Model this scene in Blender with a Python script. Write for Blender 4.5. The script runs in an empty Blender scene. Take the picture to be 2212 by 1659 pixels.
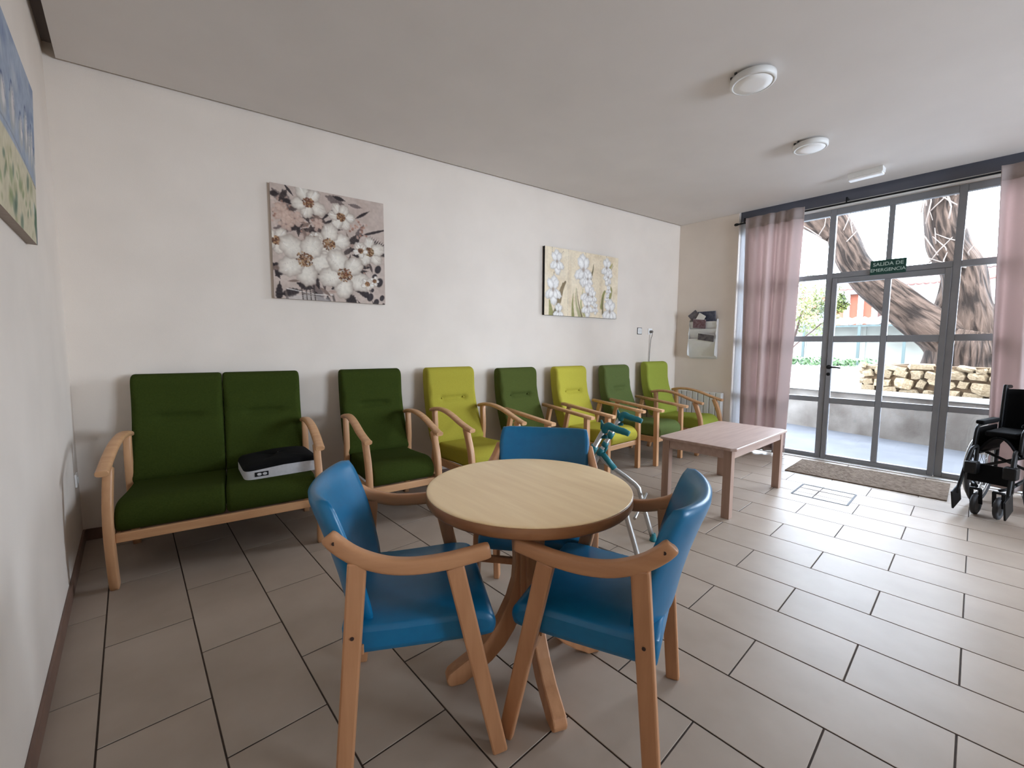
import bpy, bmesh, math, random
import numpy as np
from mathutils import Vector, Matrix

random.seed(7); np.random.seed(7)
sc = bpy.context.scene
COL = sc.collection
R = math.radians

# ------------------------------------------------------------------ camera
cam_d = bpy.data.cameras.new('camera')
cam = bpy.data.objects.new('camera', cam_d); COL.objects.link(cam)
cam_d.sensor_fit = 'HORIZONTAL'; cam_d.sensor_width = 36.0
cam_d.lens = 36.0 * 910.12 / 2212.0
cam_d.clip_start = 0.02; cam_d.clip_end = 400
_r = Vector((0.7406727, -0.6718465, 0.0051310)); _d = Vector((-0.0542849, -0.0674546, -0.9962445)); _f = Vector((0.6696694, 0.7376125, -0.0864329))
cam.matrix_world = Matrix(((_r.x, -_d.x, -_f.x, 0), (_r.y, -_d.y, -_f.y, 0), (_r.z, -_d.z, -_f.z, 1.27), (0, 0, 0, 1)))
sc.camera = cam

# ------------------------------------------------------------------ world, light, exposure
world = bpy.data.worlds.new('overcast_sky'); sc.world = world; world.use_nodes = True
bg = world.node_tree.nodes['Background']
bg.inputs['Color'].default_value = (0.83, 0.94, 1.13, 1); bg.inputs['Strength'].default_value = 33.0
def portal(name, loc, sx, sy, d_=(-1, 0, 0)):
    d = bpy.data.lights.new(name, 'AREA'); d.shape = 'RECTANGLE'; d.size = sx; d.size_y = sy
    d.cycles.is_portal = True
    o = bpy.data.objects.new(name, d); COL.objects.link(o); o.location = loc
    o.rotation_euler = Vector(d_).to_track_quat('-Z', 'Z').to_euler()
portal('window_portal', (6.02, 0.68, 1.42), 2.9, 2.8)
portal('window_portal', (4.15, -4.72, 1.7), 2.3, 1.6, (0, 1, 0))  # portal of the added, unseen window in the front wall
sc.view_settings.view_transform = 'Standard'; sc.view_settings.look = 'None'
sc.view_settings.gamma = 1.0; sc.view_settings.use_curve_mapping = False
sc.view_settings.exposure = 0.0
try:
    sc.cycles.use_denoising = True
    sc.cycles.max_bounces = 10; sc.cycles.diffuse_bounces = 6; sc.cycles.transparent_max_bounces = 16
    sc.cycles.sample_clamp_indirect = 8.0
    sc.cycles.caustics_reflective = False; sc.cycles.caustics_refractive = False
except Exception:
    pass

# ------------------------------------------------------------------ helpers
def lin(c):
    return tuple((x / 255 / 12.92) if x / 255 <= 0.04045 else ((x / 255 + 0.055) / 1.055) ** 2.4 for x in c)

class MB:
    """collects shapes into one mesh"""
    def __init__(s): s.v = []; s.f = []; s.m = []; s.s = []
    def add(s, v, f, mat=0, smooth=False):
        o = len(s.v); s.v += [tuple(p) for p in v]
        for q in f: s.f.append(tuple(i + o for i in q)); s.m.append(mat); s.s.append(smooth)
        return s
    def box(s, c, d, mat=0, rot=None):
        v = []
        for x in (-.5, .5):
            for y in (-.5, .5):
                for z in (-.5, .5):
                    p = Vector((x * d[0], y * d[1], z * d[2]))
                    if rot is not None: p = rot @ p
                    v.append(p + Vector(c))
        return s.add(v, [(0, 1, 3, 2), (4, 6, 7, 5), (0, 4, 5, 1), (2, 3, 7, 6), (0, 2, 6, 4), (1, 5, 7, 3)], mat)
    def bx(s, x0, x1, y0, y1, z0, z1, mat=0):
        return s.box(((x0 + x1) / 2, (y0 + y1) / 2, (z0 + z1) / 2), (abs(x1 - x0), abs(y1 - y0), abs(z1 - z0)), mat)
    def bar(s, p0, p1, w, h, up=(0, 0, 1), mat=0, w1=None, h1=None):
        p0 = Vector(p0); p1 = Vector(p1); t = (p1 - p0).normalized(); up = Vector(up)
        a = t.cross(up)
        if a.length < 1e-5: a = t.cross(Vector((1, 0, 0)))
        a.normalize(); b = a.cross(t).normalized()
        w1 = w if w1 is None else w1; h1 = h if h1 is None else h1
        v = []
        for p, ww, hh in ((p0, w, h), (p1, w1, h1)):
            for i, j in ((-.5, -.5), (.5, -.5), (.5, .5), (-.5, .5)): v.append(p + a * ww * i + b * hh * j)
        return s.add(v, [(3, 2, 1, 0), (4, 5, 6, 7), (0, 1, 5, 4), (1, 2, 6, 5), (2, 3, 7, 6), (3, 0, 4, 7)], mat)
    def sweep(s, pts, w, h, up=(0, 0, 1), n=12, p=3.0, mat=0, smooth=True, scale=None):
        """super-ellipse section swept along a path; w across, h along up"""
        pts = [Vector(q) for q in pts]; N = len(pts); v = []; f = []
        for i, q in enumerate(pts):
            t = (pts[min(i + 1, N - 1)] - pts[max(i - 1, 0)]).normalized()
            a = t.cross(Vector(up)).normalized(); b = a.cross(t).normalized()
            k = 1 if scale is None else scale[i]
            for j in range(n):
                th = 2 * math.pi * (j + .5) / n; c, sn = math.cos(th), math.sin(th)
                x = math.copysign(abs(c) ** (2 / p), c) * w / 2 * k; y = math.copysign(abs(sn) ** (2 / p), sn) * h / 2 * k
                v.append(q + a * x + b * y)
        for i in range(N - 1):
            for j in range(n):
                k = (j + 1) % n; f.append((i * n + j, i * n + k, (i + 1) * n + k, (i + 1) * n + j))
        f.append(tuple(range(n))[::-1]); f.append(tuple((N - 1) * n + j for j in range(n)))
        s.add(v, f[:-2], mat, smooth); o = len(s.v) - len(v)
        for q in f[-2:]: s.f.append(tuple(i + o for i in q)); s.m.append(mat); s.s.append(False)
        return s
    def tube(s, pts, r, n=10, mat=0):
        pts = [Vector(q) for q in pts]; N = len(pts); v = []; f = []
        rr = r if isinstance(r, (list, tuple)) else [r] * N
        t0 = (pts[1] - pts[0]).normalized(); a = t0.orthogonal().normalized()
        for i, q in enumerate(pts):
            t = (pts[min(i + 1, N - 1)] - pts[max(i - 1, 0)]).normalized()
            a = (a - t * a.dot(t)).normalized(); b = t.cross(a)
            for j in range(n):
                th = 2 * math.pi * j / n; v.append(q + (a * math.cos(th) + b * math.sin(th)) * rr[i])
        for i in range(N - 1):
            for j in range(n):
                k = (j + 1) % n; f.append((i * n + j, i * n + k, (i + 1) * n + k, (i + 1) * n + j))
        s.add(v, f, mat, True); o = len(s.v) - len(v)
        for q in (tuple(range(n))[::-1], tuple((N - 1) * n + j for j in range(n))): s.f.append(tuple(i + o for i in q)); s.m.append(mat); s.s.append(False)
        return s
    def lathe(s, prof, c=(0, 0, 0), n=32, mat=0, smooth=True, rot=None):
        v = []; f = []; N = len(prof)
        for r, z in prof:
            for j in range(n):
                th = 2 * math.pi * j / n; p = Vector((r * math.cos(th), r * math.sin(th), z))
                if rot is not None: p = rot @ p
                v.append(p + Vector(c))
        for i in range(N - 1):
            for j in range(n):
                k = (j + 1) % n; f.append((i * n + j, i * n + k, (i + 1) * n + k, (i + 1) * n + j))
        s.add(v, f, mat, smooth); o = len(s.v) - len(v)
        for q in (tuple(range(n))[::-1], tuple((N - 1) * n + j for j in range(n))): s.f.append(tuple(i + o for i in q)); s.m.append(mat); s.s.append(False)
        return s
    def prism(s, poly, fn0, fn1, mat=0):
        n = len(poly); v = [fn0(*p) for p in poly] + [fn1(*p) for p in poly]
        f = [tuple(range(n))[::-1], tuple(range(n, 2 * n))] + [(i, (i + 1) % n, n + (i + 1) % n, n + i) for i in range(n)]
        return s.add(v, f, mat)
    def grid(s, fn, nu, nv, mat=0, smooth=True, flip=False):
        v = [fn(i / (nu - 1), j / (nv - 1)) for i in range(nu) for j in range(nv)]
        f = [(i * nv + j, i * nv + j + 1, (i + 1) * nv + j + 1, (i + 1) * nv + j) for i in range(nu - 1) for j in range(nv - 1)]
        if flip: f = [q[::-1] for q in f]
        return s.add(v, f, mat, smooth)
    def mesh(s, name, mats, bevel=0, seg=2):
        me = bpy.data.meshes.new(name); me.from_pydata(s.v, [], s.f)
        for m in (mats if isinstance(mats, (list, tuple)) else [mats]): me.materials.append(m)
        me.polygons.foreach_set('material_index', s.m); me.polygons.foreach_set('use_smooth', s.s)
        bm = bmesh.new(); bm.from_mesh(me)
        bmesh.ops.recalc_face_normals(bm, faces=bm.faces)
        if bevel:
            es = [e for e in bm.edges if len(e.link_faces) == 2 and e.calc_face_angle(0) > 0.5]
            bmesh.ops.bevel(bm, geom=es, offset=bevel, segments=seg, profile=.5, affect='EDGES', clamp_overlap=True)
            for fc in bm.faces: fc.smooth = fc.smooth
        bm.to_mesh(me); bm.free(); me.update()
        return me
    def build(s, name, mats, parent=None, bevel=0, seg=2):
        return obj(name, s.mesh(name, mats, bevel, seg), parent)

def obj(name, me, parent=None):
    o = bpy.data.objects.new(name, me); COL.objects.link(o)
    if parent is not None: o.parent = parent
    return o
def thing(name, label, cat, loc=(0, 0, 0), rz=0, group=None):
    o = bpy.data.objects.new(name, None); COL.objects.link(o); o.empty_display_size = .1
    o.location = loc; o.rotation_euler = (0, 0, rz); tag(o, label, cat, group); return o
def tag(o, label=None, cat=None, group=None, kind=None):
    if label: o['label'] = label
    if cat: o['category'] = cat
    if group: o['group'] = group
    if kind: o['kind'] = kind
    return o
def copy_tree(o, parent=None):
    c = o.copy(); COL.objects.link(c)
    if parent is not None: c.parent = parent
    for ch in list(o.children): copy_tree(ch, c)
    return c
def smooth_path(P, n=6):
    """Catmull-Rom"""
    P = [Vector(p) for p in P]; out = []
    for i in range(len(P) - 1):
        p0, p1, p2, p3 = P[max(i - 1, 0)], P[i], P[i + 1], P[min(i + 2, len(P) - 1)]
        for k in range(n):
            t = k / n
            out.append(.5 * ((2 * p1) + (p2 - p0) * t + (2 * p0 - 5 * p1 + 4 * p2 - p3) * t * t + (3 * p1 - p0 - 3 * p2 + p3) * t ** 3))
    out.append(P[-1]); return out

# ------------------------------------------------------------------ materials
def mat(name, col, rough=.5, var=None, scale=20, bump=0, bscale=200, spec=.5, metal=0, stretch=(1, 1, 1), coords='Object', rnd=0, sheen=0, detail=4, coat=0):
    m = bpy.data.materials.new(name); m.use_nodes = True; nt = m.node_tree; N = nt.nodes; L = nt.links
    b = N['Principled BSDF']; b.inputs['Roughness'].default_value = rough; b.inputs['Metallic'].default_value = metal
    b.inputs['Specular IOR Level'].default_value = spec
    if sheen: b.inputs['Sheen Weight'].default_value = sheen
    if coat: b.inputs['Coat Weight'].default_value = coat
    c = (*lin(col), 1); b.inputs['Base Color'].default_value = c
    tc = N.new('ShaderNodeTexCoord'); mp = N.new('ShaderNodeMapping'); mp.inputs['Scale'].default_value = stretch
    L.new(tc.outputs[coords], mp.inputs['Vector'])
    out = None
    if var is not None:
        n = N.new('ShaderNodeTexNoise'); n.inputs['Scale'].default_value = scale; n.inputs['Detail'].default_value = detail
        if rnd:
            oi = N.new('ShaderNodeObjectInfo'); ad = N.new('ShaderNodeVectorMath'); ad.operation = 'ADD'; ml = N.new('ShaderNodeMath'); ml.operation = 'MULTIPLY'; ml.inputs[1].default_value = 37
            L.new(oi.outputs['Random'], ml.inputs[0]); L.new(mp.outputs['Vector'], ad.inputs[0]); L.new(ml.outputs[0], ad.inputs[1]); L.new(ad.outputs[0], n.inputs['Vector'])
        else: L.new(mp.outputs['Vector'], n.inputs['Vector'])
        r = N.new('ShaderNodeValToRGB'); r.color_ramp.elements[0].position = .3; r.color_ramp.elements[1].position = .7
        r.color_ramp.elements[0].color = c; r.color_ramp.elements[1].color = (*lin(var), 1)
        L.new(n.outputs['Fac'], r.inputs['Fac']); out = r.outputs['Color']
    if rnd:
        oi = N.new('ShaderNodeObjectInfo'); mr = N.new('ShaderNodeMapRange'); mr.inputs['To Min'].default_value = 1 - rnd; mr.inputs['To Max'].default_value = 1 + rnd
        L.new(oi.outputs['Random'], mr.inputs['Value']); hs = N.new('ShaderNodeHueSaturation'); L.new(mr.outputs[0], hs.inputs['Value'])
        if out is not None: L.new(out, hs.inputs['Color'])
        else: hs.inputs['Color'].default_value = c
        out = hs.outputs['Color']
    if out is not None: L.new(out, b.inputs['Base Color'])
    if bump:
        n2 = N.new('ShaderNodeTexNoise'); n2.inputs['Scale'].default_value = bscale; n2.inputs['Detail'].default_value = 3; L.new(mp.outputs['Vector'], n2.inputs['Vector'])
        bp = N.new('ShaderNodeBump'); bp.inputs['Strength'].default_value = bump; bp.inputs['Distance'].default_value = .004
        L.new(n2.outputs['Fac'], bp.inputs['Height']); L.new(bp.outputs['Normal'], b.inputs['Normal'])
    return m
def wood(name, c0, c1, rough=.4, stretch=(3, 30, 30), scale=1.2, spec=.4):
    return mat(name, c0, rough, c1, scale, .05, 6, spec, stretch=stretch, detail=6)

MT = {}
MT['wall'] = mat('painted_plaster', (231, 220, 208), .85, (225, 214, 202), 3, .12, 260, .2, coords='Object')
MT['ceil'] = mat('painted_ceiling', (224, 218, 213), .9, (219, 213, 208), 2, .05, 200, .1)
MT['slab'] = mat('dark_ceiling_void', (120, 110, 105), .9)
MT['tile'] = mat('beige_floor_tile', (170, 155, 141), .38, (157, 142, 128), 3.2, .02, 60, .13, coords='Object', rnd=.035, detail=8)
MT['grout'] = mat('dark_grout', (72, 58, 48), .9, (58, 46, 38), 30)
MT['skirt'] = mat('brown_ceramic_skirting', (120, 92, 78), .45, (105, 80, 68), 10)
MT['alu'] = mat('grey_painted_aluminium', (136, 137, 140), .45, (129, 130, 134), 8, spec=.4)
MT['shaded_box'] = mat('shaded_box_grey', (98, 100, 110), .6, (92, 94, 104), 6)  # grey puts the shade above the window into the colour
MT['white'] = mat('white_plastic', (248, 247, 245), .4)
MT['whitemetal'] = mat('white_enamel', (226, 225, 222), .4, (220, 219, 215), 12)
MT['beech'] = wood('varnished_beech', (205, 160, 118), (190, 143, 102), .38)
MT['beech_y'] = wood('varnished_beech_upright', (203, 157, 116), (188, 141, 101), .38, stretch=(30, 30, 3))
MT['beech_red'] = wood('warm_beech', (188, 138, 98), (171, 121, 83), .38)
MT['beech_red_z'] = wood('warm_beech_upright', (186, 136, 97), (169, 119, 82), .38, stretch=(30, 30, 3))
MT['tabletop'] = wood('maple_laminate', (254, 226, 178), (243, 211, 161), .33, stretch=(2.5, 22, 22), scale=1.1)
MT['tableedge'] = wood('stained_edge', (158, 110, 72), (140, 94, 60), .35, stretch=(10, 10, 40))
MT['coffee'] = wood('grey_brown_oak_laminate', (182, 158, 146), (166, 141, 129), .4, stretch=(2, 20, 20), scale=1.4)
MT['coffee_z'] = wood('grey_brown_oak_upright', (168, 140, 124), (152, 124, 109), .4, stretch=(25, 25, 2))
MT['dkgreen'] = mat('dark_green_upholstery', (55, 66, 26), .95, (49, 59, 21), 120, .25, 900, .05)
MT['midgreen'] = mat('olive_green_upholstery', (78, 87, 42), .95, (71, 79, 37), 120, .25, 900, .05)
MT['sage'] = mat('sage_green_upholstery', (102, 116, 68), .95, (95, 108, 62), 120, .25, 900, .05)
MT['olive'] = mat('mustard_lime_upholstery', (164, 155, 60), .95, (157, 148, 55), 120, .25, 900, .05)
MT['lime'] = mat('lime_upholstery', (186, 178, 72), .95, (180, 171, 66), 120, .25, 900, .05)
MT['lime2'] = mat('apple_green_upholstery', (158, 168, 74), .95, (151, 161, 68), 120, .25, 900, .05)
MT['blue'] = mat('petrol_blue_vinyl', (8, 104, 146), .34, (7, 98, 139), 30, .06, 400, .5)
MT['black'] = mat('black_fabric', (7, 7, 9), .9, (10, 10, 12), 60, .1, 500, .2)
MT['blackplastic'] = mat('black_plastic', (11, 11, 13), .5, spec=.3)
MT['rubber'] = mat('grey_rubber', (62, 62, 64), .7, (54, 54, 56), 20)
MT['chrome'] = mat('brushed_aluminium_tube', (190, 190, 188), .3, metal=.85)
MT['teal'] = mat('teal_plastic', (16, 108, 116), .45)
MT['greyfab'] = mat('silver_grey_fabric', (204, 204, 206), .8, (194, 194, 196), 60, .1, 600, .2)
MT['coir'] = mat('worn_coir_mat', (128, 112, 98), 1.0, (100, 86, 74), 25, .7, 220, .05, detail=8)
MT['plug'] = mat('dark_screw_hole', (52, 30, 20), .7)
MT['signgreen'] = mat('dark_green_sign', (14, 62, 52), .5)
MT['signtext'] = mat('pale_sign_lettering', (176, 196, 186), .6)
MT['paper'] = mat('paper_white', (222, 220, 214), .7)
MT['paperdark'] = mat('dark_blue_magazine_cover', (48, 52, 72), .5, (92, 96, 112), 30)
MT['papergrey'] = mat('grey_magazine_cover', (112, 106, 108), .5, (70, 64, 70), 24)
MT['paperred'] = mat('dark_red_magazine_cover', (92, 52, 58), .5, (130, 110, 116), 40)
MT['canvas_side'] = mat('canvas_edge', (176, 164, 154), .9, (166, 153, 143), 40)
MT['canvas_black'] = mat('black_canvas_edge', (14, 13, 13), .9)
MT['cord'] = mat('grey_cable', (112, 106, 100), .6)
# outdoors
MT['concrete'] = mat('terrace_concrete', (58, 58, 60), .8, (46, 46, 49), 2.5, .2, 30, .2, detail=8)
MT['render'] = mat('stained_render', (98, 93, 88), .95, (58, 52, 47), 2.2, .3, 40, .1, detail=9)
MT['capstone'] = mat('white_capstone', (150, 148, 145), .9, (118, 115, 110), 4, .2, 30, .1)
MT['plaza'] = mat('pale_plaza_paving', (130, 131, 132), .9, (112, 113, 116), .6, .1, 20, .1)
MT['stone'] = mat('limestone', (124, 110, 90), .95, (84, 70, 52), 5, .5, 25, .1, rnd=.15, detail=8)
MT['mortar'] = mat('sandy_mortar', (82, 66, 50), 1, (60, 48, 36), 12, .4, 60, .05)
def bark():
    m = bpy.data.materials.new('furrowed_bark'); m.use_nodes = True; nt = m.node_tree; N = nt.nodes; L = nt.links; b = N['Principled BSDF']
    b.inputs['Roughness'].default_value = .95; b.inputs['Specular IOR Level'].default_value = .1
    uv = N.new('ShaderNodeUVMap'); uv.uv_map = 'bark'; mp = N.new('ShaderNodeMapping'); mp.inputs['Scale'].default_value = (26, 3.2, 1); L.new(uv.outputs[0], mp.inputs['Vector'])
    n1 = N.new('ShaderNodeTexNoise'); n1.inputs['Scale'].default_value = 1.0; n1.inputs['Detail'].default_value = 7; n1.inputs['Distortion'].default_value = .7; L.new(mp.outputs[0], n1.inputs['Vector'])
    tc = N.new('ShaderNodeTexCoord'); n2 = N.new('ShaderNodeTexNoise'); n2.inputs['Scale'].default_value = 2.2; n2.inputs['Detail'].default_value = 5; L.new(tc.outputs['Object'], n2.inputs['Vector'])
    r = N.new('ShaderNodeValToRGB'); e = r.color_ramp.elements; e[0].position = .38; e[1].position = .66
    e[0].color = (*lin((22, 16, 12)), 1); e[1].color = (*lin((66, 54, 46)), 1); L.new(n1.outputs['Fac'], r.inputs['Fac'])
    mx = N.new('ShaderNodeMix'); mx.data_type = 'RGBA'; mx.blend_type = 'MULTIPLY'; mx.inputs[0].default_value = .7
    r2 = N.new('ShaderNodeValToRGB'); r2.color_ramp.elements[0].position = .35; r2.color_ramp.elements[1].position = .65; r2.color_ramp.elements[0].color = (.55, .52, .5, 1); r2.color_ramp.elements[1].color = (1.15, 1.1, 1.08, 1); L.new(n2.outputs['Fac'], r2.inputs['Fac'])
    L.new(r.outputs[0], mx.inputs[6]); L.new(r2.outputs[0], mx.inputs[7]); L.new(mx.outputs[2], b.inputs['Base Color'])
    bp = N.new('ShaderNodeBump'); bp.inputs['Strength'].default_value = .9; bp.inputs['Distance'].default_value = .05; L.new(n1.outputs['Fac'], bp.inputs['Height']); L.new(bp.outputs['Normal'], b.inputs['Normal']); return m
MT['bark'] = bark()
MT['leaf'] = mat('shrub_leaf', (46, 58, 26), .6, (92, 96, 34), 3, rnd=0)
MT['hedge'] = mat('hedge_leaf', (40, 62, 30), .8, (58, 80, 40), 6)
MT['farwall'] = mat('cream_boundary_wall', (116, 116, 108), .95, (92, 90, 82), .8, detail=8)
MT['sheet'] = mat('pale_corrugated_sheet', (96, 104, 110), .5, (84, 92, 98), 2)
MT['greenpost'] = mat('dark_green_post', (18, 34, 30), .6)
MT['orange'] = mat('terracotta_house_wall', (120, 66, 46), .9, (112, 60, 42), 1)
MT['housewhite'] = mat('white_house_wall', (150, 149, 147), .9)
MT['rooftile'] = mat('red_roof_tile', (106, 62, 52), .9, (70, 40, 34), 6)
MT['twig'] = mat('pale_twig', (92, 80, 72), .9)
MT['bluepane'] = mat('dark_far_window', (40, 50, 66), .2)

def glass_mat():
    m = bpy.data.materials.new('clear_window_glass'); m.use_nodes = True; nt = m.node_tree; N = nt.nodes; L = nt.links
    N.clear(); o = N.new('ShaderNodeOutputMaterial'); mx = N.new('ShaderNodeMixShader'); t = N.new('ShaderNodeBsdfTransparent'); g = N.new('ShaderNodeBsdfGlossy')
    t.inputs['Color'].default_value = (.97, .985, .98, 1); g.inputs['Roughness'].default_value = .02
    fr = N.new('ShaderNodeFresnel'); fr.inputs['IOR'].default_value = 1.3
    L.new(fr.outputs[0], mx.inputs['Fac']); L.new(t.outputs[0], mx.inputs[1]); L.new(g.outputs[0], mx.inputs[2]); L.new(mx.outputs[0], o.inputs['Surface']); return m
MT['glass'] = glass_mat()
def curtain_mat():
    m = bpy.data.materials.new('mauve_curtain_cloth'); m.use_nodes = True; nt = m.node_tree; N = nt.nodes; L = nt.links
    b = N['Principled BSDF']; b.inputs['Roughness'].default_value = .95; b.inputs['Specular IOR Level'].default_value = .1
    c = lin((188, 176, 172)); b.inputs['Base Color'].default_value = (*c, 1)
    wv = N.new('ShaderNodeTexNoise'); wv.inputs['Scale'].default_value = 500; bp = N.new('ShaderNodeBump'); bp.inputs['Strength'].default_value = .2; bp.inputs['Distance'].default_value = .002
    tc = N.new('ShaderNodeTexCoord'); L.new(tc.outputs['Object'], wv.inputs['Vector']); L.new(wv.outputs['Fac'], bp.inputs['Height']); L.new(bp.outputs['Normal'], b.inputs['Normal'])
    t = N.new('ShaderNodeBsdfTranslucent'); t.inputs['Color'].default_value = (*lin((210, 190, 186)), 1)
    mx = N.new('ShaderNodeMixShader'); mx.inputs['Fac'].default_value = .38
    L.new(b.outputs[0], mx.inputs[1]); L.new(t.outputs[0], mx.inputs[2]); L.new(mx.outputs[0], N['Material Output'].inputs['Surface']); return m
MT['curtain'] = curtain_mat()
def print_mat():
    m = bpy.data.materials.new('painted_canvas'); m.use_nodes = True; nt = m.node_tree; N = nt.nodes
    a = N.new('ShaderNodeVertexColor'); a.layer_name = 'paint'; b = N['Principled BSDF']; b.inputs['Roughness'].default_value = .7; b.inputs['Specular IOR Level'].default_value = .25
    nt.links.new(a.outputs['Color'], b.inputs['Base Color']); return m
MT['print'] = print_mat()

# ------------------------------------------------------------------ the room
XL, XR, YF = -0.284, 5.81, -4.6           # left wall, window wall, wall behind the camera's right
XW = 5.90                                  # inner face of the window frames
ZC = 2.972
WN = Vector((0.1495202, 0.98875867, 0)); WD = Vector((0.98875867, -0.1495202, 0)); WC = 3.7487   # skewed back wall
WA = math.atan2(WD.y, WD.x)
def wy(x, dist=0): return (WC - dist - WN.x * x) / WN.y
def struct(o): o['kind'] = 'structure'; return o
def clip(poly, n, c):
    out = []
    for i in range(len(poly)):
        a, b = poly[i], poly[(i + 1) % len(poly)]
        da, db = n[0] * a[0] + n[1] * a[1] - c, n[0] * b[0] + n[1] * b[1] - c
        if da <= 0: out.append(a)
        if da * db < 0:
            t = da / (da - db); out.append((a[0] + (b[0] - a[0]) * t, a[1] + (b[1] - a[1]) * t))
    return out

# floor: bed of grout, one object per tile
floor = struct(MB().prism([(XL, YF), (6.0, YF), (6.0, wy(6.0)), (XL, wy(XL))], lambda x, y: (x, y, -.12), lambda x, y: (x, y, -.003)).build('floor', MT['grout']))
PX, PY, X0 = 0.30124, 0.6064, -0.1448
GAP = .0055
std = MB().bx(-PX / 2 + GAP / 2, PX / 2 - GAP / 2, -PY / 2 + GAP / 2, PY / 2 - GAP / 2, -.0029, .0).mesh('tile', MT['tile'], .0012, 1)
rest = MB()
for i in range(-1, 21):
    xa = X0 + i * PX; off = -.038 if i % 2 == 0 else .2620
    k0 = int(math.floor((YF - off) / PY))
    for k in range(k0, 8):
        ya = off + k * PY
        q = [(xa + GAP / 2, ya + GAP / 2), (xa + PX - GAP / 2, ya + GAP / 2), (xa + PX - GAP / 2, ya + PY - GAP / 2), (xa + GAP / 2, ya + PY - GAP / 2)]
        c = clip(clip(clip(clip(q, (-1, 0), -XL), (1, 0), 5.995), (WN.x, WN.y), WC), (0, -1), -YF)
        if len(c) < 3: continue
        area = abs(sum(c[j][0] * c[(j + 1) % len(c)][1] - c[(j + 1) % len(c)][0] * c[j][1] for j in range(len(c)))) / 2
        if area < .0008: continue
        if ya < -.95:
            rest.prism(c, lambda x, y: (x, y, -.0029), lambda x, y: (x, y, 0)); continue
        if area > .99 * (PX - GAP) * (PY - GAP):
            o = obj('tile', std, floor); o.location = (xa + PX / 2, ya + PY / 2, 0)
        else:
            MB().prism(c, lambda x, y: (x, y, -.0029), lambda x, y: (x, y, 0)).build('tile', MT['tile'], floor)
o = rest.build('tile_field', MT['tile'], floor); o['kind'] = 'stuff'

# walls
struct(MB().bx(XL - .2, XL, YF - .2, 4.1, -.12, 3.2).build('wall_left', MT['wall']))
struct(MB().prism([(XL - .2, wy(XL - .2)), (6.3, wy(6.3)), (6.3, wy(6.3, -.2)), (XL - .2, wy(XL - .2, -.2))], lambda x, y: (x, y, -.12), lambda x, y: (x, y, 3.2)).build('wall_back', MT['wall']))
wf = MB().bx(XL - .2, 6.3, YF - .2, YF, -.12, .9).bx(XL - .2, 6.3, YF - .2, YF, 2.5, 3.2)
for xa, xb in ((XL - .2, 3.0), (5.3, 6.3)): wf.bx(xa, xb, YF - .2, YF, .9, 2.5)  # leaves the opening for the added window
struct(wf.build('wall_front', MT['wall']))
ZL = 2.822
wr = MB()
wr.prism([(XR, 2.14), (6.06, 2.14), (6.06, wy(6.06) - .001), (XR, wy(XR) - .001)], lambda x, y: (x, y, -.12), lambda x, y: (x, y, 3.2))
wr.bx(5.905, 6.06, -.78, 2.14, ZL, 3.2)
wr.bx(XR, 6.06, YF, -.78, -.12, 3.2)
struct(wr.build('wall_right', MT['wall']))
# ceiling panel floating off the walls with a dark shadow gap
struct(MB().prism([(XL + .056, YF + .05), (XR - .004, YF + .05), (XR - .004, wy(XR, .022)), (XL + .056, wy(XL + .056, .022))], lambda x, y: (x, y, ZC), lambda x, y: (x, y, ZC + .015)).build('ceiling', MT['ceil']))
struct(MB().bx(XL - .2, 6.3, YF - .2, 4.1, 3.06, 3.2).build('ceiling', MT['slab']))
# skirting
struct(MB().bx(XL, XL + .012, YF, wy(XL + .012) - .001, 0, .075).build('baseboard_left', MT['skirt'], bevel=.002))
struct(MB().prism([(XL + .013, wy(XL + .013, .012)), (XR - .001, wy(XR - .001, .012)), (XR - .001, wy(XR - .001)), (XL + .013, wy(XL + .013))], lambda x, y: (x, y, 0), lambda x, y: (x, y, .075)).build('baseboard_back', MT['skirt'], bevel=.002))
struct(MB().bx(XR - .012, XR, 2.15, wy(XR, .014), 0, .075).build('baseboard_right', MT['skirt'], bevel=.002))

# ---- glazed wall
D0, D1 = XW, XW + .06
FX = (D0 + D1) / 2
def rail(name, y0, y1, z0, z1, parent, x0=D0, x1=D1): return MB().bx(x0, x1, y0, y1, z0, z1).build(name, MT['alu'], parent, .004, 1)
def pane(y0, y1, z0, z1, parent, x=FX): return MB().bx(x - .003, x + .003, y0 - .006, y1 + .006, z0 - .006, z1 + .006).build('pane', MT['glass'], parent)
def window(name, posts, zr, parent_label=None, door=None):
    """posts: list of (y0,y1) uprights, zr: list of (z0,z1) rails"""
    w = bpy.data.objects.new(name, None); COL.objects.link(w); w['kind'] = 'structure'
    for y0, y1 in posts: rail('post', y0, y1, 0, ZL, w)
    for a in range(len(posts) - 1):
        ya, yb = posts[a][1], posts[a + 1][0]
        isdoor = door is not None and a == door
        zz = zr if not isdoor else [r for r in zr if r[0] > 2]
        for z0, z1 in zz: rail('rail', ya, yb, z0, z1, w)
        for z0, z1 in zip([r[1] for r in zz[:-1]], [r[0] for r in zz[1:]]):
            if isdoor:
                rail('mullion', .663, .711, z0, z1, w); pane(ya, .663, z0, z1, w); pane(.711, yb, z0, z1, w)
            else: pane(ya, yb, z0, z1, w)
    return w
ZR = [(0, .055), (.660, .719), (1.356, 1.419), (2.060, 2.118), (2.752, ZL)]
window('window_1', [(-.78, -.72), (-.34, -.285), (.160, .217), (1.153, 1.21), (1.66, 1.715), (2.112, 2.14)], ZR, door=2)
w = bpy.data.objects.new('added_window', None); COL.objects.link(w); w['kind'] = 'structure'  # unseen window, added to brighten the back wall
for xa, xb in ((3.0, 3.06), (4.12, 4.18), (5.24, 5.3)): MB().bx(xa, xb, YF - .12, YF - .06, .9, 2.5).build('post', MT['alu'], w, .004, 1)
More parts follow.
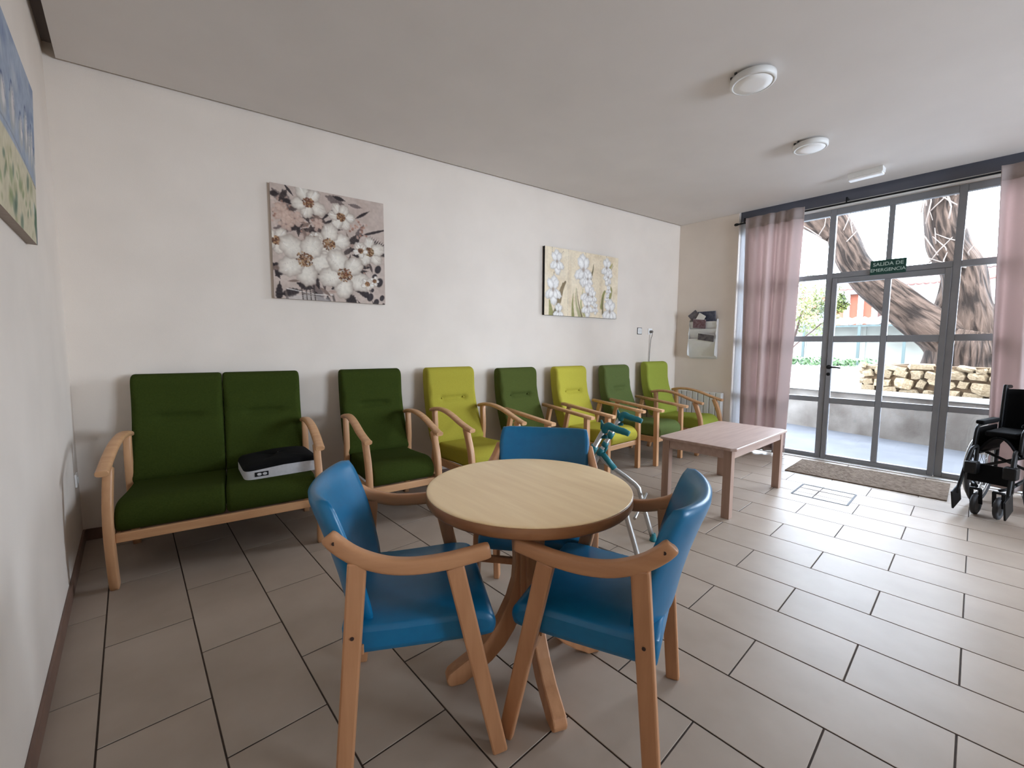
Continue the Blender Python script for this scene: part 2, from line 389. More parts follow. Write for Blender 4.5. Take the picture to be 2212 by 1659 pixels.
for xa, xb in ((3.06, 4.12), (4.18, 5.24)):
    for za, zb in ((.9, .96), (2.44, 2.5)): MB().bx(xa, xb, YF - .12, YF - .06, za, zb).build('rail', MT['alu'], w, .004, 1)
    MB().bx(xa - .005, xb + .005, YF - .093, YF - .087, .955, 2.445).build('pane', MT['glass'], w)
door = bpy.data.objects.new('door_1', None); COL.objects.link(door); door['kind'] = 'structure'
DX0, DX1 = XW - .008, XW + .045
def drail(n, *a): return rail(n, *a, door, DX0, DX1)
drail('stile', .2185, .266, .006, 2.058); stile = drail('stile', 1.104, 1.1515, .006, 2.058)
drail('mullion', .654, .706, .058, 2.002)
dz = [(.006, .058), (.653, .717), (1.348, 1.417), (2.002, 2.058)]
for z0, z1 in dz:
    if z0 < .01 or z1 > 2.05: drail('rail', .266, 1.104, z0, z1)
    else: drail('rail', .266, .654, z0, z1); drail('rail', .706, 1.104, z0, z1)
for z0, z1 in zip([r[1] for r in dz[:-1]], [r[0] for r in dz[1:]]):
    pane(.266, .654, z0, z1, door, .5 * (DX0 + DX1)); pane(.706, 1.104, z0, z1, door, .5 * (DX0 + DX1))
hd = MB().lathe([(.024, 0), (.024, .008), (.012, .012), (.012, .045)], (DX0, 1.128, 1.066), 16, rot=Matrix.Rotation(R(-90), 3, 'Y'))
hd.tube(smooth_path([(DX0 - .045, 1.135, 1.066), (DX0 - .05, 1.118, 1.067), (DX0 - .05, 1.06, 1.066), (DX0 - .048, 1.012, 1.06)], 4), [.011] * 9 + [.009] * 3 + [.007], 8)
hb = hd.build('handle', MT['blackplastic'], door)
MB().lathe([(.019, 0), (.019, .008), (.006, .01)], (DX0, 1.128, .985), 16, rot=Matrix.Rotation(R(-90), 3, 'Y')).build('key_rosette', MT['blackplastic'], door)
struct(MB().bx(5.80, XW - .01, -.77, 2.13, .0005, .008).build('trim_1', MT['whitemetal'], bevel=.002))

struct(MB().bx(5.862, 5.904, -.775, 2.135, 2.824, 2.872).build('trim_2', MT['whitemetal'], bevel=.01))
struct(MB().bx(5.868, 5.904, -.775, 2.135, 2.8725, 3.055).build('trim_3', MT['shaded_box'], bevel=.003))  # grey face standing in for the shaded band over the frame
# ---- curtain rod and curtains
rod = thing('curtain_rod', 'thin black curtain rod above the glazed door', 'curtain rod', (5.765, .6, 2.826))
MB().tube([(0, -1.5, 0), (0, 1.53, 0)], .0095, 10).build('rod', MT['blackplastic'], rod)
for yy in (-1.52, 1.55): MB().lathe([(.005, -.03), (.016, -.02), (.018, 0), (.012, .02), (.004, .028)], (0, yy, 0), 12, rot=Matrix.Rotation(R(90), 3, 'X')).build('finial', MT['blackplastic'], rod)
for yy in (1.46, .45, -1.3): MB().bar((0, yy, .055), (.139, yy, .055), .014, .012).bar((0, yy, .008), (0, yy, .06), .012, .012, up=(1, 0, 0)).build('bracket', MT['blackplastic'], rod)
def curtain(label, ya, yb, za, zb, seed, pin=.05):
    """ya,yb: (top,bottom) y of the two vertical edges"""
    rg = random.Random(seed); ph = [rg.uniform(0, 6.28) for _ in range(5)]
    def fn(u, v):
        z = zb + (za - zb) * v; e = 1 - v
        y = (ya[0] * v + ya[1] * e) + ((yb[0] * v + yb[1] * e) - (ya[0] * v + ya[1] * e)) * u
        A = .022 + .024 * e ** .5
        x = A * math.sin(u * 2 * math.pi * 4.3 + ph[0] + .9 * math.sin(u * 7 + ph[1])) + .5 * A * math.sin(u * 2 * math.pi * 2.3 + ph[2] + e * .8)
        yy = y + .014 * math.sin(u * 2 * math.pi * 4.3 + ph[3]) * e
        x *= 1 - .45 * max(0, v - .9) / .1
        return (x, yy, z)
    root = thing('curtain', label, 'curtain', (5.722, 0, 0), group='mauve window curtains')
    b = MB().grid(fn, 110, 40); o = b.build('panel', MT['curtain'], root)
    md = o.modifiers.new('cloth', 'SOLIDIFY'); md.thickness = .0025; md.offset = 0
    h = MB().grid(lambda u, v: (fn(u, .955 + .045 * v)[0] - .004, *fn(u, .955 + .045 * v)[1:]), 110, 4)
    o = h.build('header_tape', MT['curtain'], root); md = o.modifiers.new('cloth', 'SOLIDIFY'); md.thickness = .0025; md.offset = 0
    o = MB().grid(lambda u, v: (fn(u, .03 * v)[0] - .004, *fn(u, .03 * v)[1:]), 110, 3).build('hem', MT['curtain'], root); md = o.modifiers.new('cloth', 'SOLIDIFY'); md.thickness = .0025; md.offset = 0
    return root
def sheer_mat():
    m = bpy.data.materials.new('white_sheer_cloth'); m.use_nodes = True; nt = m.node_tree; N = nt.nodes; L = nt.links
    b = N['Principled BSDF']; b.inputs['Base Color'].default_value = (.85, .86, .88, 1); b.inputs['Roughness'].default_value = .9
    t = N.new('ShaderNodeBsdfTranslucent'); t.inputs['Color'].default_value = (.85, .87, .9, 1); mx = N.new('ShaderNodeMixShader'); mx.inputs['Fac'].default_value = .3
    L.new(b.outputs[0], mx.inputs[1]); L.new(t.outputs[0], mx.inputs[2]); L.new(mx.outputs[0], N['Material Output'].inputs['Surface']); return m
MT['sheer'] = sheer_mat()
she = thing('sheer_curtain', 'narrow strip of white sheer curtain at the window edge beside the rack wall', 'curtain', (5.845, 0, 0))
o = MB().grid(lambda u, v: (.012 * math.sin(u * 14 + 1), 1.93 + .2 * u, .02 + 2.83 * v), 24, 12).build('panel', MT['sheer'], she); md = o.modifiers.new('cloth', 'SOLIDIFY'); md.thickness = .001
curtain('mauve curtain gathered beside the magazine rack wall', (1.42, 1.49), (2.03, 1.985), 2.868, .03, 3)
curtain('mauve curtain hanging behind the folded wheelchair', (-.72, -.76), (-.03, -.115), 2.868, .03, 11)

# ---- exit sign
sign = thing('exit_sign', 'dark green emergency exit sign on the door transom', 'sign', (XW - .006, .6875, 2.1275))
MB().box((0, 0, 0), (.01, .284, .147)).build('board', MT['signgreen'], sign, .002, 1)
def text(body, size, loc, parent, material, rot, name='lettering'):
    cu = bpy.data.curves.new(name, 'FONT'); cu.body = body; cu.size = size; cu.align_x = 'CENTER'; cu.align_y = 'CENTER'; cu.extrude = .0006; cu.offset = size * .012
    t = bpy.data.objects.new(name, cu); COL.objects.link(t); bpy.context.view_layer.update()
    me = bpy.data.meshes.new_from_object(t.evaluated_get(bpy.context.evaluated_depsgraph_get())); bpy.data.objects.remove(t)
    me.materials.clear(); me.materials.append(material)
    o = obj(name, me, parent); o.location = loc; o.rotation_euler = rot; return o
text('SALIDA DE', .05, (-.0062, 0, .030), sign, MT['signtext'], (R(90), 0, R(-90)))
text('EMERGENCIA', .046, (-.0062, 0, -.030), sign, MT['signtext'], (R(90), 0, R(-90)))

# ---- doormat and floor hatch
mt = MB()
rgm = random.Random(4)
mt.grid(lambda u, v: (5.022 + .655 * u, .09 + 1.185 * v, .010 + rgm.uniform(-.0016, .0016)), 60, 100, smooth=False)
mt.bx(5.022, 5.677, .09, 1.275, .0005, .0085)
tag(mt.build('doormat', MT['coir']), 'long worn brown coir mat in front of the glazed door', 'doormat')
ht = thing('floor_hatch', 'square metal-rimmed inspection hatch set in the tiles before the mat', 'hatch', (4.455, .825, .0004))
for a, b in (((-.19, -.195), (-.19, .195)), ((.19, -.195), (.19, .195)), ((-.19, -.195), (.19, -.195)), ((-.19, .195), (.19, .195))):
    MB().bar((*a, .0012), (*b, .0012), .014, .002).build('rim', MT['rubber'], ht)
MB().bar((-.19, .045, .0008), (.06, .045, .0008), .007, .0012).build('joint', MT['grout'], ht)
MB().bar((.06, -.19, .0008), (.06, .19, .0008), .007, .0012).build('joint', MT['grout'], ht)

# ---- radiator
rad = thing('radiator', 'white sectional aluminium radiator in the corner behind the last armchair', 'radiator', (5.755, 2.215, 0))
for i in range(8):
    y = .04 + i * .078
    s = MB().bx(-.042, .042, y - .036, y + .036, .15, .685)
    s.build('section', MT['whitemetal'], rad, .008, 2)
for z in (.19, .64): MB().tube([(0, 0, z), (0, .63, z)], .016, 10).build('pipe', MT['whitemetal'], rad)
MB().tube([(0, -.005, .19), (0, -.03, .19), (0, -.035, 0)], .008, 8).build('feed_pipe', MT['whitemetal'], rad)
for y in (.118, .508): MB().bx(.04, .055, y - .015, y + .015, .6, .64).build('bracket', MT['whitemetal'], rad)

# ---- magazine rack with magazines
rk = thing('magazine_rack', 'white tiered magazine holder on the wall above the radiator', 'magazine rack', (XR, 2.515, 1.13))
MB().bx(-.008, -.001, -.185, .185, 0, .53).build('back_plate', MT['whitemetal'], rk, .002, 1)
for y in (-.183, .183):
    MB().prism([(0, .02), (-.095, .05), (-.1, .1), (-.07, .30), (-.085, .33), (-.055, .44), (-.07, .47), (-.05, .53), (0, .53)], lambda x, z: (x - .002, y - .002, z), lambda x, z: (x - .002, y + .002, z)).build('side_panel', MT['whitemetal'], rk)
for z0, z1, x0, x1 in ((.02, .27, -.03, -.088), (.27, .40, -.03, -.075), (.40, .50, -.03, -.062)):
    MB().bar((x0 - .004, 0, z0), (x1, 0, z1), .36, .003, up=(1, 0, 0)).build('pocket_front', MT['whitemetal'], rk)
def magazine(name, label, loc, rot, w, h, t, m):
    o = thing(name, label, 'magazine', loc); o.rotation_euler = rot
    MB().box((0, 0, 0), (t, w, h)).build('cover', m, o, .002, 1)
    MB().box((-.0002, .0, .0), (t * .7, w - .004, h + .003)).build('pages', MT['paper'], o)
    return o
magazine('magazine', 'dark blue magazine standing tallest at the back of the rack', (5.766, 2.47, 1.665), (0, R(-8), R(-4)), .24, .2, .012, MT['paperdark'])
magazine('magazine', 'curled grey magazine lying open across the rack top', (5.74, 2.60, 1.675), (R(-38), R(-12), R(6)), .13, .2, .008, MT['papergrey'])
magazine('magazine', 'white leaflet tucked in front of the dark blue magazine', (5.728, 2.54, 1.672), (R(32), R(-10), 0), .1, .12, .004, MT['paper'])
magazine('magazine', 'dark red magazine poking out of the top pocket', (5.735, 2.555, 1.60), (R(6), R(-12), 0), .17, .12, .008, MT['paperred'])
magazine('magazine', 'rumpled grey magazine in the lower pocket of the rack', (5.712, 2.45, 1.415), (R(9), R(-14), 0), .21, .09, .01, MT['papergrey'])

# ---- wall plates
def on_wall(s, z, dist=0): p = WD * s + WN * (WC - dist); return (p.x, p.y, z)
def sOf(x, y): return x * WD.x + y * WD.y
sw = thing('light_switch', 'small square wall switch left of the socket', 'switch', on_wall(sOf(5.025, 3.031), 1.496), WA)
MB().box((0, -.005, 0), (.075, .01, .075)).build('plate', MT['white'], sw, .003); MB().box((0, -.011, 0), (.045, .006, .05)).build('rocker', MT['whitemetal'], sw, .002)
MB().box((0, -.0035, 0), (.088, .006, .088)).build('surround', MT['blackplastic'], sw, .001, 1)
so = thing('wall_socket', 'wall socket with a plug, above the end armchair', 'socket', on_wall(sOf(5.235, 3.0), 1.495), WA)
MB().box((0, -.005, 0), (.08, .01, .08)).build('plate', MT['white'], so, .003)
MB().lathe([(.02, 0), (.019, .03), (.012, .04)], (0, -.01, -.005), 14, rot=Matrix.Rotation(R(90), 3, 'X')).build('plug', MT['cord'], so)
MB().tube(smooth_path([(0, -.045, -.01), (0, -.04, -.06), (-.004, -.02, -.15), (-.012, -.012, -.5), (-.02, -.012, -.9), (-.02, -.012, -1.40)], 5), .004, 6).build('cable', MT['cord'], so)
s2 = thing('wall_socket', 'white socket low on the left wall beside the sofa', 'socket', (XL, 3.645, .45), R(90))
MB().box((0, -.005, 0), (.08, .01, .08)).build('plate', MT['white'], s2, .003)
MB().lathe([(.021, 0), (.021, .004), (.018, .004), (.018, .001)], (0, -.01, 0), 16, rot=Matrix.Rotation(R(90), 3, 'X')).build('outlet', MT['whitemetal'], s2)

# ---- ceiling fittings
def round_lamp(label, x, y, r):
    t = thing('ceiling_lamp', label, 'ceiling lamp', (x, y, ZC), group='round ceiling lamps')
    MB().lathe([(.05, 0), (.05, -.012), (r * .93, -.012), (r, -.016), (r, -.046), (r * .96, -.052), (r * .86, -.054), (r * .86, -.05)], n=48).build('body', MT['whitemetal'], t)
    MB().lathe([(r * .86, -.05), (r * .86, -.053), (r * .5, -.0575), (.02, -.0585)], n=48).build('diffuser', MT['white'], t)
    for a in (2.2, 2.6): MB().box((r * .97 * math.cos(a), r * .97 * math.sin(a), -.006), (.012, .012, .012)).build('clip', MT['rubber'], t)
round_lamp('round white ceiling lamp nearest the camera', 2.985, 1.06, .128)
round_lamp('smaller-looking round ceiling lamp between the other lamp and the emergency light', 4.27, 1.045, .122)
el = thing('emergency_light', 'rectangular white emergency light on the ceiling near the window', 'emergency light', (5.33, .835, ZC), R(-4))
MB().prism([(-.055, 0), (.055, 0), (.045, -.045), (-.045, -.045)], lambda x, z: (x, -.135, z), lambda x, z: (x, .135, z)).build('body', MT['whitemetal'], el, .004)
MB().box((0, 0, -.055), (.082, .262, .022)).build('diffuser', MT['white'], el, .008)

# ------------------------------------------------------------------ paintings
class Paint:
    def __init__(s, w, h, res, bgc):
        s.W = int(w * res) + 1; s.H = int(h * res) + 1; s.w = w; s.h = h
        s.X, s.Y = np.meshgrid(np.linspace(0, w, s.W), np.linspace(0, h, s.H))
        s.I = np.ones((s.H, s.W, 3)) * np.array(bgc, float); s.n = np.random.RandomState(int(w * 1000))
    def noise(s, k, a):
        g = s.n.rand(int(s.h * k) + 3, int(s.w * k) + 3); yy = s.Y / s.h * (g.shape[0] - 2); xx = s.X / s.w * (g.shape[1] - 2)
        i = yy.astype(int); j = xx.astype(int); fy = yy - i; fx = xx - j; fy = fy * fy * (3 - 2 * fy); fx = fx * fx * (3 - 2 * fx)
        q = g[i, j] * (1 - fy) * (1 - fx) + g[i + 1, j] * fy * (1 - fx) + g[i, j + 1] * (1 - fy) * fx + g[i + 1, j + 1] * fy * fx
        return (q - .5) * a
    def ell(s, x, y, rx, ry, ang, col, a=1, soft=.18, edge=None, wob=.0):
        R_ = max(rx, ry) * (1.25 if wob else 1.02); kx = (s.W - 1) / s.w; ky = (s.H - 1) / s.h
        i0 = max(0, int((y - R_) * ky)); i1 = min(s.H, int((y + R_) * ky) + 2); j0 = max(0, int((x - R_) * kx)); j1 = min(s.W, int((x + R_) * kx) + 2)
        if i0 >= i1 or j0 >= j1: return
        c, n = math.cos(ang), math.sin(ang); dx = s.X[i0:i1, j0:j1] - x; dy = s.Y[i0:i1, j0:j1] - y; I = s.I[i0:i1, j0:j1]
        u = (dx * c + dy * n) / rx; v = (-dx * n + dy * c) / ry; r = np.sqrt(u * u + v * v)
        if wob: th = np.arctan2(v, u); r = r * (1 + wob * np.sin(7 * th + x * 40) + wob * .6 * np.sin(13 * th + y * 70))
        m = np.clip((1 - r) / soft, 0, 1) * a
        cc = np.array(col, float)[None, None, :] * np.ones_like(I)
        if edge is not None:
            e = np.clip(r, 0, 1)[..., None] ** 3; cc = cc * (1 - e) + np.array(edge, float) * e
        s.I[i0:i1, j0:j1] = I * (1 - m[..., None]) + cc * m[..., None]
    def stroke(s, pts, w0, w1, col, a=1, n=24):
        P = smooth_path([(p[0], p[1], 0) for p in pts], n)
        for i, p in enumerate(P):
            t = i / (len(P) - 1); s.ell(p.x, p.y, w0 + (w1 - w0) * t, w0 + (w1 - w0) * t, 0, col, a, .5)
    def leaf(s, x, y, L, w, ang, col, a=1):
        for k in np.linspace(0, 1, 7):
            r = w * math.sin(math.pi * (.08 + .86 * k)); s.ell(x + L * k * math.cos(ang), y + L * k * math.sin(ang), L * .16, r, ang, col, a, .3)
    def mesh(s, name, thick_fn):
        I = np.clip(s.I + s.noise(60, 14)[..., None] + s.noise(14, 10)[..., None], 0, 255) / 255
        L_ = np.where(I <= .04045, I / 12.92, ((I + .055) / 1.055) ** 2.4)
        V = [thick_fn(a, b) for a, b in zip(s.X.ravel(), s.Y.ravel())]
        F = [(i * s.W + j, (i + 1) * s.W + j, (i + 1) * s.W + j + 1, i * s.W + j + 1) for i in range(s.H - 1) for j in range(s.W - 1)]
        me = bpy.data.meshes.new(name); me.from_pydata(V, [], F); me.materials.append(MT['print'])
        at = me.color_attributes.new('paint', 'FLOAT_COLOR', 'POINT')
        at.data.foreach_set('color', np.concatenate([L_.reshape(-1, 3), np.ones((s.W * s.H, 1))], 1).astype(np.float32).ravel())
        me.update(); return me
def hang(p, label, loc, rz, depth, side, tilt=0):
    """canvas hung with its picture facing local -y; origin at the wall, centre of the picture"""
    root = thing('painting', label, 'painting', loc, rz)
    if tilt: root.rotation_euler = (tilt, 0, rz)
    MB().bx(-p.w / 2, p.w / 2, -depth + .0006, -.0005, -p.h / 2, p.h / 2).build('canvas', side, root)
    obj('picture', p.mesh('picture', lambda a, b: (a - p.w / 2, -depth, p.h / 2 - b)), root)
    return root

# white flowers in a vase
p = Paint(.848, .853, 260, (192, 174, 162)); W = p.w; rn = random.Random(5)
for i in range(26): p.ell(rn.uniform(0, W), rn.uniform(0, W), rn.uniform(.05, .12), rn.uniform(.04, .09), rn.uniform(0, 3), rn.choice([(182, 160, 148), (198, 182, 170), (206, 190, 178), (170, 146, 134)]), .4, .7)
for x, y, L, w, a, c in [(.02, .05, .1, .035, .9, 1), (.09, .05, .13, .035, 1.3, 1), (.1, .0, .08, .012, .9, 0), (.12, .2, .1, .03, .4, 1), (.03, .33, .14, .04, -.2, 1), (.2, .33, .14, .05, .1, 1), (.0, .6, .12, .05, .5, 0), (.02, .68, .08, .03, -.8, 0), (.03, .88, .14, .03, -1.5, 0), (.06, .82, .12, .04, -.3, 0), (.28, .72, .16, .05, 1.2, 1), (.3, .8, .14, .035, 1.0, 0), (.42, .75, .08, .035, -.6, 0), (.52, .80, .1, .05, .6, 0), (.38, .82, .09, .03, 1.5, 0), (.4, .03, .12, .045, .3, 1), (.45, .02, .08, .02, .2, 0), (.57, .06, .09, .02, .1, 1), (.62, .16, .12, .014, -.6, 0), (.34, .26, .15, .012, -.5, 0), (.36, .3, .14, .012, -.2, 0), (.35, .22, .16, .012, -.8, 0), (.6, .36, .16, .03, -1.1, 1), (.56, .44, .14, .03, -1.0, 0), (.64, .3, .25, .013, -.35, 0), (.6, .55, .12, .025, 0., 0), (.24, .42, .09, .022, -.7, 0), (.3, .46, .06, .03, .6, 0), (.47, .58, .05, .02, .2, 0), (.68, .6, .16, .013, 1.3, 0), (.66, .58, .14, .013, 1.6, 1), (.62, .74, .12, .03, .6, 0), (.62, .84, .13, .012, 1.0, 0), (.74, .84, .12, .012, 1.1, 0), (.17, .73, .1, .04, .3, 0)]:
    p.leaf(x, y, L, w, a, [(52, 44, 44), (112, 98, 94)][c], .92)
for k in range(10):
    p.leaf(.70 + .014 * k, .37 + .004 * k, .08, .008, -1.2 + .05 * k, (62, 54, 54)); p.leaf(.70 + .014 * k, .38 + .004 * k, .08, .008, .9 - .05 * k, (70, 62, 60))
for x, y, r in [(.79, .56, .04), (.76, .63, .035), (.80, .67, .045), (.72, .80, .04), (.77, .84, .035), (.82, .80, .03), (.69, .78, .03), (.83, .86, .02), (.64, .66, .018), (.74, .74, .02)]: p.ell(x, y, r * .7, r, .4, (56, 48, 50), .95, .25, (40, 34, 36))
for x, y in [(.06, .16), (.1, .2), (.05, .24), (.15, .27), (.22, .3), (.31, .27), (.6, .24), (.64, .28), (.66, .22), (.6, .6), (.63, .64)]:
    for k in range(14): p.ell(x + rn.gauss(0, .028), y + rn.gauss(0, .028), .012, .012, 0, rn.choice([(176, 132, 112), (190, 158, 142), (150, 108, 92), (204, 184, 172)]), .8, .5)
for x in (.08, .20, .21, .24, .27, .42): p.stroke([(x, .80), (x + .01, .85)], .01, .012, (108, 96, 90), .8, 10)
p.ell(.25, .86, .19, .06, 0, (200, 192, 186), .7, .3); p.stroke([(.09, .775), (.3, .805), (.42, .80)], .006, .006, (224, 216, 208), .9)
for x in (.19, .22, .25, .28): p.stroke([(x, .74), (x + .01, .86)], .009, .007, (66, 58, 54), .85, 10)
for x, y, r in [(.1, .12, .13), (.14, .26, .13), (.3, .3, .1), (.1, .55, .14), (.3, .66, .14), (.34, .48, .13), (.5, .5, .14), (.58, .45, .1), (.42, .7, .12), (.62, .62, .12), (.36, .22, .1), (.66, .5, .1), (.2, .38, .1)]:
    for k in range(9): p.leaf(x + rn.gauss(0, r * .5), y + rn.gauss(0, r * .5), rn.uniform(.05, .1), rn.uniform(.012, .03), rn.uniform(0, 6.28), rn.choice([(46, 38, 38), (84, 72, 68), (128, 108, 98), (176, 150, 136), (62, 52, 50)]), .85)
for x, y, r in [(.07, .2, .07), (.16, .24, .07), (.1, .29, .06), (.33, .25, .05)]:
    for k in range(6): a = k * 1.05; p.ell(x + r * .5 * math.cos(a), y + r * .5 * math.sin(a), r * .5, r * .36, a, (206, 180, 164), .85, .3, (170, 138, 122))
def flower(x, y, r, n=5, rot=0, cen=(140, 98, 66), tint=(230, 222, 208)):
    for k in range(n):
        a = rot + k * 2 * math.pi / n + rn.uniform(-.12, .12); q = r * rn.uniform(.9, 1.1)
        p.ell(x + .56 * q * math.cos(a), y + .56 * q * math.sin(a), q * .52, q * .42, a, tint, .97, .12, (158, 142, 130), .05)
        for j in range(3):
            b = a + rn.uniform(-.3, .3); p.stroke([(x + .25 * q * math.cos(b), y + .25 * q * math.sin(b)), (x + .85 * q * math.cos(b), y + .85 * q * math.sin(b))], .003, .006, rn.choice([(204, 194, 184), (240, 236, 230), (196, 180, 168)]), .6, 8)
    p.ell(x, y, r * .2, r * .18, 0, (150, 116, 88), .7, .6)
    for k in range(90):
        t = rn.uniform(0, 6.28); q = r * .3 * rn.random() ** .5; p.ell(x + q * math.cos(t), y + q * math.sin(t), .008, .008, 0, rn.choice([cen, (108, 70, 48), (176, 140, 100), (84, 58, 44)]), .85, .5)
for f in [(.26, .10, .13, 5, .4, (120, 72, 58)), (.03, .42, .1, 5, .2, (140, 96, 70)), (.50, .17, .105, 6, 0), (.72, .42, .12, 5, .9, (110, 90, 60)), (.65, .42, .06, 5, .2, (120, 80, 60)), (.40, .40, .155, 5, -.3), (.30, .37, .05, 5, 0), (.39, .57, .11, 5, .6), (.22, .54, .2, 5, .1), (.52, .63, .19, 5, .35, (128, 76, 52)), (.70, .69, .055, 5, .2), (.76, .66, .04, 5, 0)]: flower(*f)
hang(p, 'square canvas of white flowers with brown centres and dark leaves', on_wall(sOf(1.269, 3.6), 2.064), WA, .03, MT['canvas_side'])

# three panels of white irises
p = Paint(1.15, .745, 220, (232, 216, 188)); rn = random.Random(9)
for i in range(40): p.ell(rn.uniform(0, 1.15), rn.uniform(0, .745), rn.uniform(.05, .14), rn.uniform(.05, .12), rn.uniform(0, 3), rn.choice([(214, 192, 160), (236, 226, 206), (230, 218, 196), (208, 186, 152)]), .4, .8)
for x in (.34, .845): p.ell(x + .02, .37, .04, .5, 0, (204, 182, 150), .35, .8)
G = (150, 146, 96); Gd = (120, 110, 82)
for pts, a, b, c in [([(.1, .74), (.07, .58)], .03, .006, G), ([(.14, .74), (.24, .5), (.26, .38)], .022, .006, Gd), ([(.2, .58), (.25, .44), (.3, .36)], .03, .008, (138, 120, 92)), ([(.42, .74), (.41, .6), (.42, .48)], .018, .002, G), ([(.53, .74), (.47, .6), (.46, .4)], .022, .002, (176, 170, 130)), ([(.56, .74), (.5, .58), (.47, .42)], .01, .002, Gd), ([(.6, .72), (.54, .6), (.57, .42)], .02, .003, (182, 176, 130)), ([(.68, .3), (.72, .2), (.73, .12)], .016, .002, Gd), ([(.88, .62), (.9, .48), (.93, .42)], .02, .01, G), ([(1.0, .55), (1.04, .42), (1.03, .36)], .02, .005, G), ([(.97, .18), (1.02, .12), (1.05, .08)], .02, .004, (176, 166, 112)), ([(1.0, .22), (1.06, .1)], .006, .003, Gd), ([(.9, .7), (.89, .5)], .012, .006, Gd)]: p.stroke(pts, a * 1.5, b * 1.5, c, .8, 20)
for pts in [[(.1, 0), (.1, .06)], [(.26, .03), (.21, .09)], [(.13, .27), (.11, .33)], [(.13, .27), (.16, .36)], [(.6, .0), (.615, .07)], [(.94, .0), (.97, .07)], [(.97, .22), (1.0, .32)]]: p.stroke(pts, .0035, .0035, (96, 80, 66), .9, 10)
def iris(x, y, r, rot=0):
    r *= 1.28
    for a, L in ((-1.57, 1.0), (-1.0, .85), (-2.1, .85), (1.57, 1.1), (.6, .9), (2.5, .9), (1.1, .7), (2.05, .7)):
        a += rot + rn.uniform(-.12, .12); q = r * L
        p.ell(x + .5 * q * math.cos(a) + .004, y + .5 * q * math.sin(a) + .006, q * .5, q * .34, a, (164, 152, 140), .5, .4, None, .03)
        p.ell(x + .5 * q * math.cos(a), y + .5 * q * math.sin(a), q * .48, q * .31, a, (244, 241, 236), .97, .15, (186, 180, 176), .06)
        for j in range(2): b = a + rn.uniform(-.3, .3); p.stroke([(x + .2 * q * math.cos(b), y + .2 * q * math.sin(b)), (x + .8 * q * math.cos(b), y + .8 * q * math.sin(b))], .002, .003, (190, 184, 186), .5, 6)
    p.ell(x, y, r * .14, r * .2, 0, (150, 130, 112), .6, .6)
for f in [(.17, .15, .11), (.12, .46, .13), (.2, .70, .08), (.57, .2, .15), (.64, .3, .09), (.65, .48, .12, .2), (.64, .62, .1), (.72, .5, .08), (.77, .63, .06), (.95, .14, .1), (.98, .25, .08, .4), (.99, .4, .05), (.97, .5, .045), (1.02, .66, .13)]: iris(*f)
for x in (.338, .843): p.stroke([(x, 0), (x, .745)], .0022, .0022, (88, 72, 58), .9, 60)
hang(p, 'three-panel canvas of white irises with a black edge', on_wall(sOf(3.99, 3.19), 2.004), WA, .035, MT['canvas_black'])

# landscape on the left wall
p = Paint(1.0, .61, 200, (152, 160, 174)); rn = random.Random(3)
for i in range(50): p.ell(rn.uniform(0, 1), rn.uniform(0, .3), rn.uniform(.05, .12), rn.uniform(.02, .06), rn.uniform(-.5, .5), rn.choice([(122, 134, 156), (164, 172, 182), (142, 150, 164), (186, 188, 190), (100, 114, 140)]), .5, .7)
p.ell(.5, .62, 1.2, .27, 0, (198, 188, 160), 1, .03)
for x, y, w, h in [(.98, .30, .03, .07), (.92, .26, .035, .1), (.86, .27, .03, .08), (.8, .24, .05, .1), (.7, .27, .05, .07), (.55, .25, .06, .09), (.4, .27, .07, .07), (.2, .24, .08, .1)]:
    p.ell(x, y, w, h, .1, (168, 168, 164), .9, .4); p.ell(x + .015, y - .02, w * .5, h * .8, .1, (216, 206, 200), .8, .5); p.stroke([(x - w * .6, y - h * .5), (x, y - h), (x + w * .6, y - h * .2)], .006, .006, (70, 82, 112), .8, 8)
p.stroke([(0, .36), (.5, .33), (1, .385)], .005, .005, (92, 88, 76), .7, 40)
for i in range(60): p.ell(rn.uniform(0, 1), rn.uniform(.4, .61), rn.uniform(.015, .05), rn.uniform(.015, .05), rn.uniform(0, 3), rn.choice([(92, 112, 84), (120, 136, 92), (176, 168, 134), (206, 196, 170), (70, 96, 80), (150, 150, 112)]), .6, .6)
p.ell(.97, .52, .035, .07, .2, (74, 100, 78), .9, .5); p.ell(.995, .58, .03, .05, 0, (76, 90, 92), .9, .5); p.ell(.93, .48, .02, .03, 0, (214, 208, 196), .8, .5)
o = hang(p, 'landscape canvas with blue sky on the left wall', (XL + .008, 2.63 - .5, 1.985), R(90), .034, MT['canvas_side'], R(2.2))

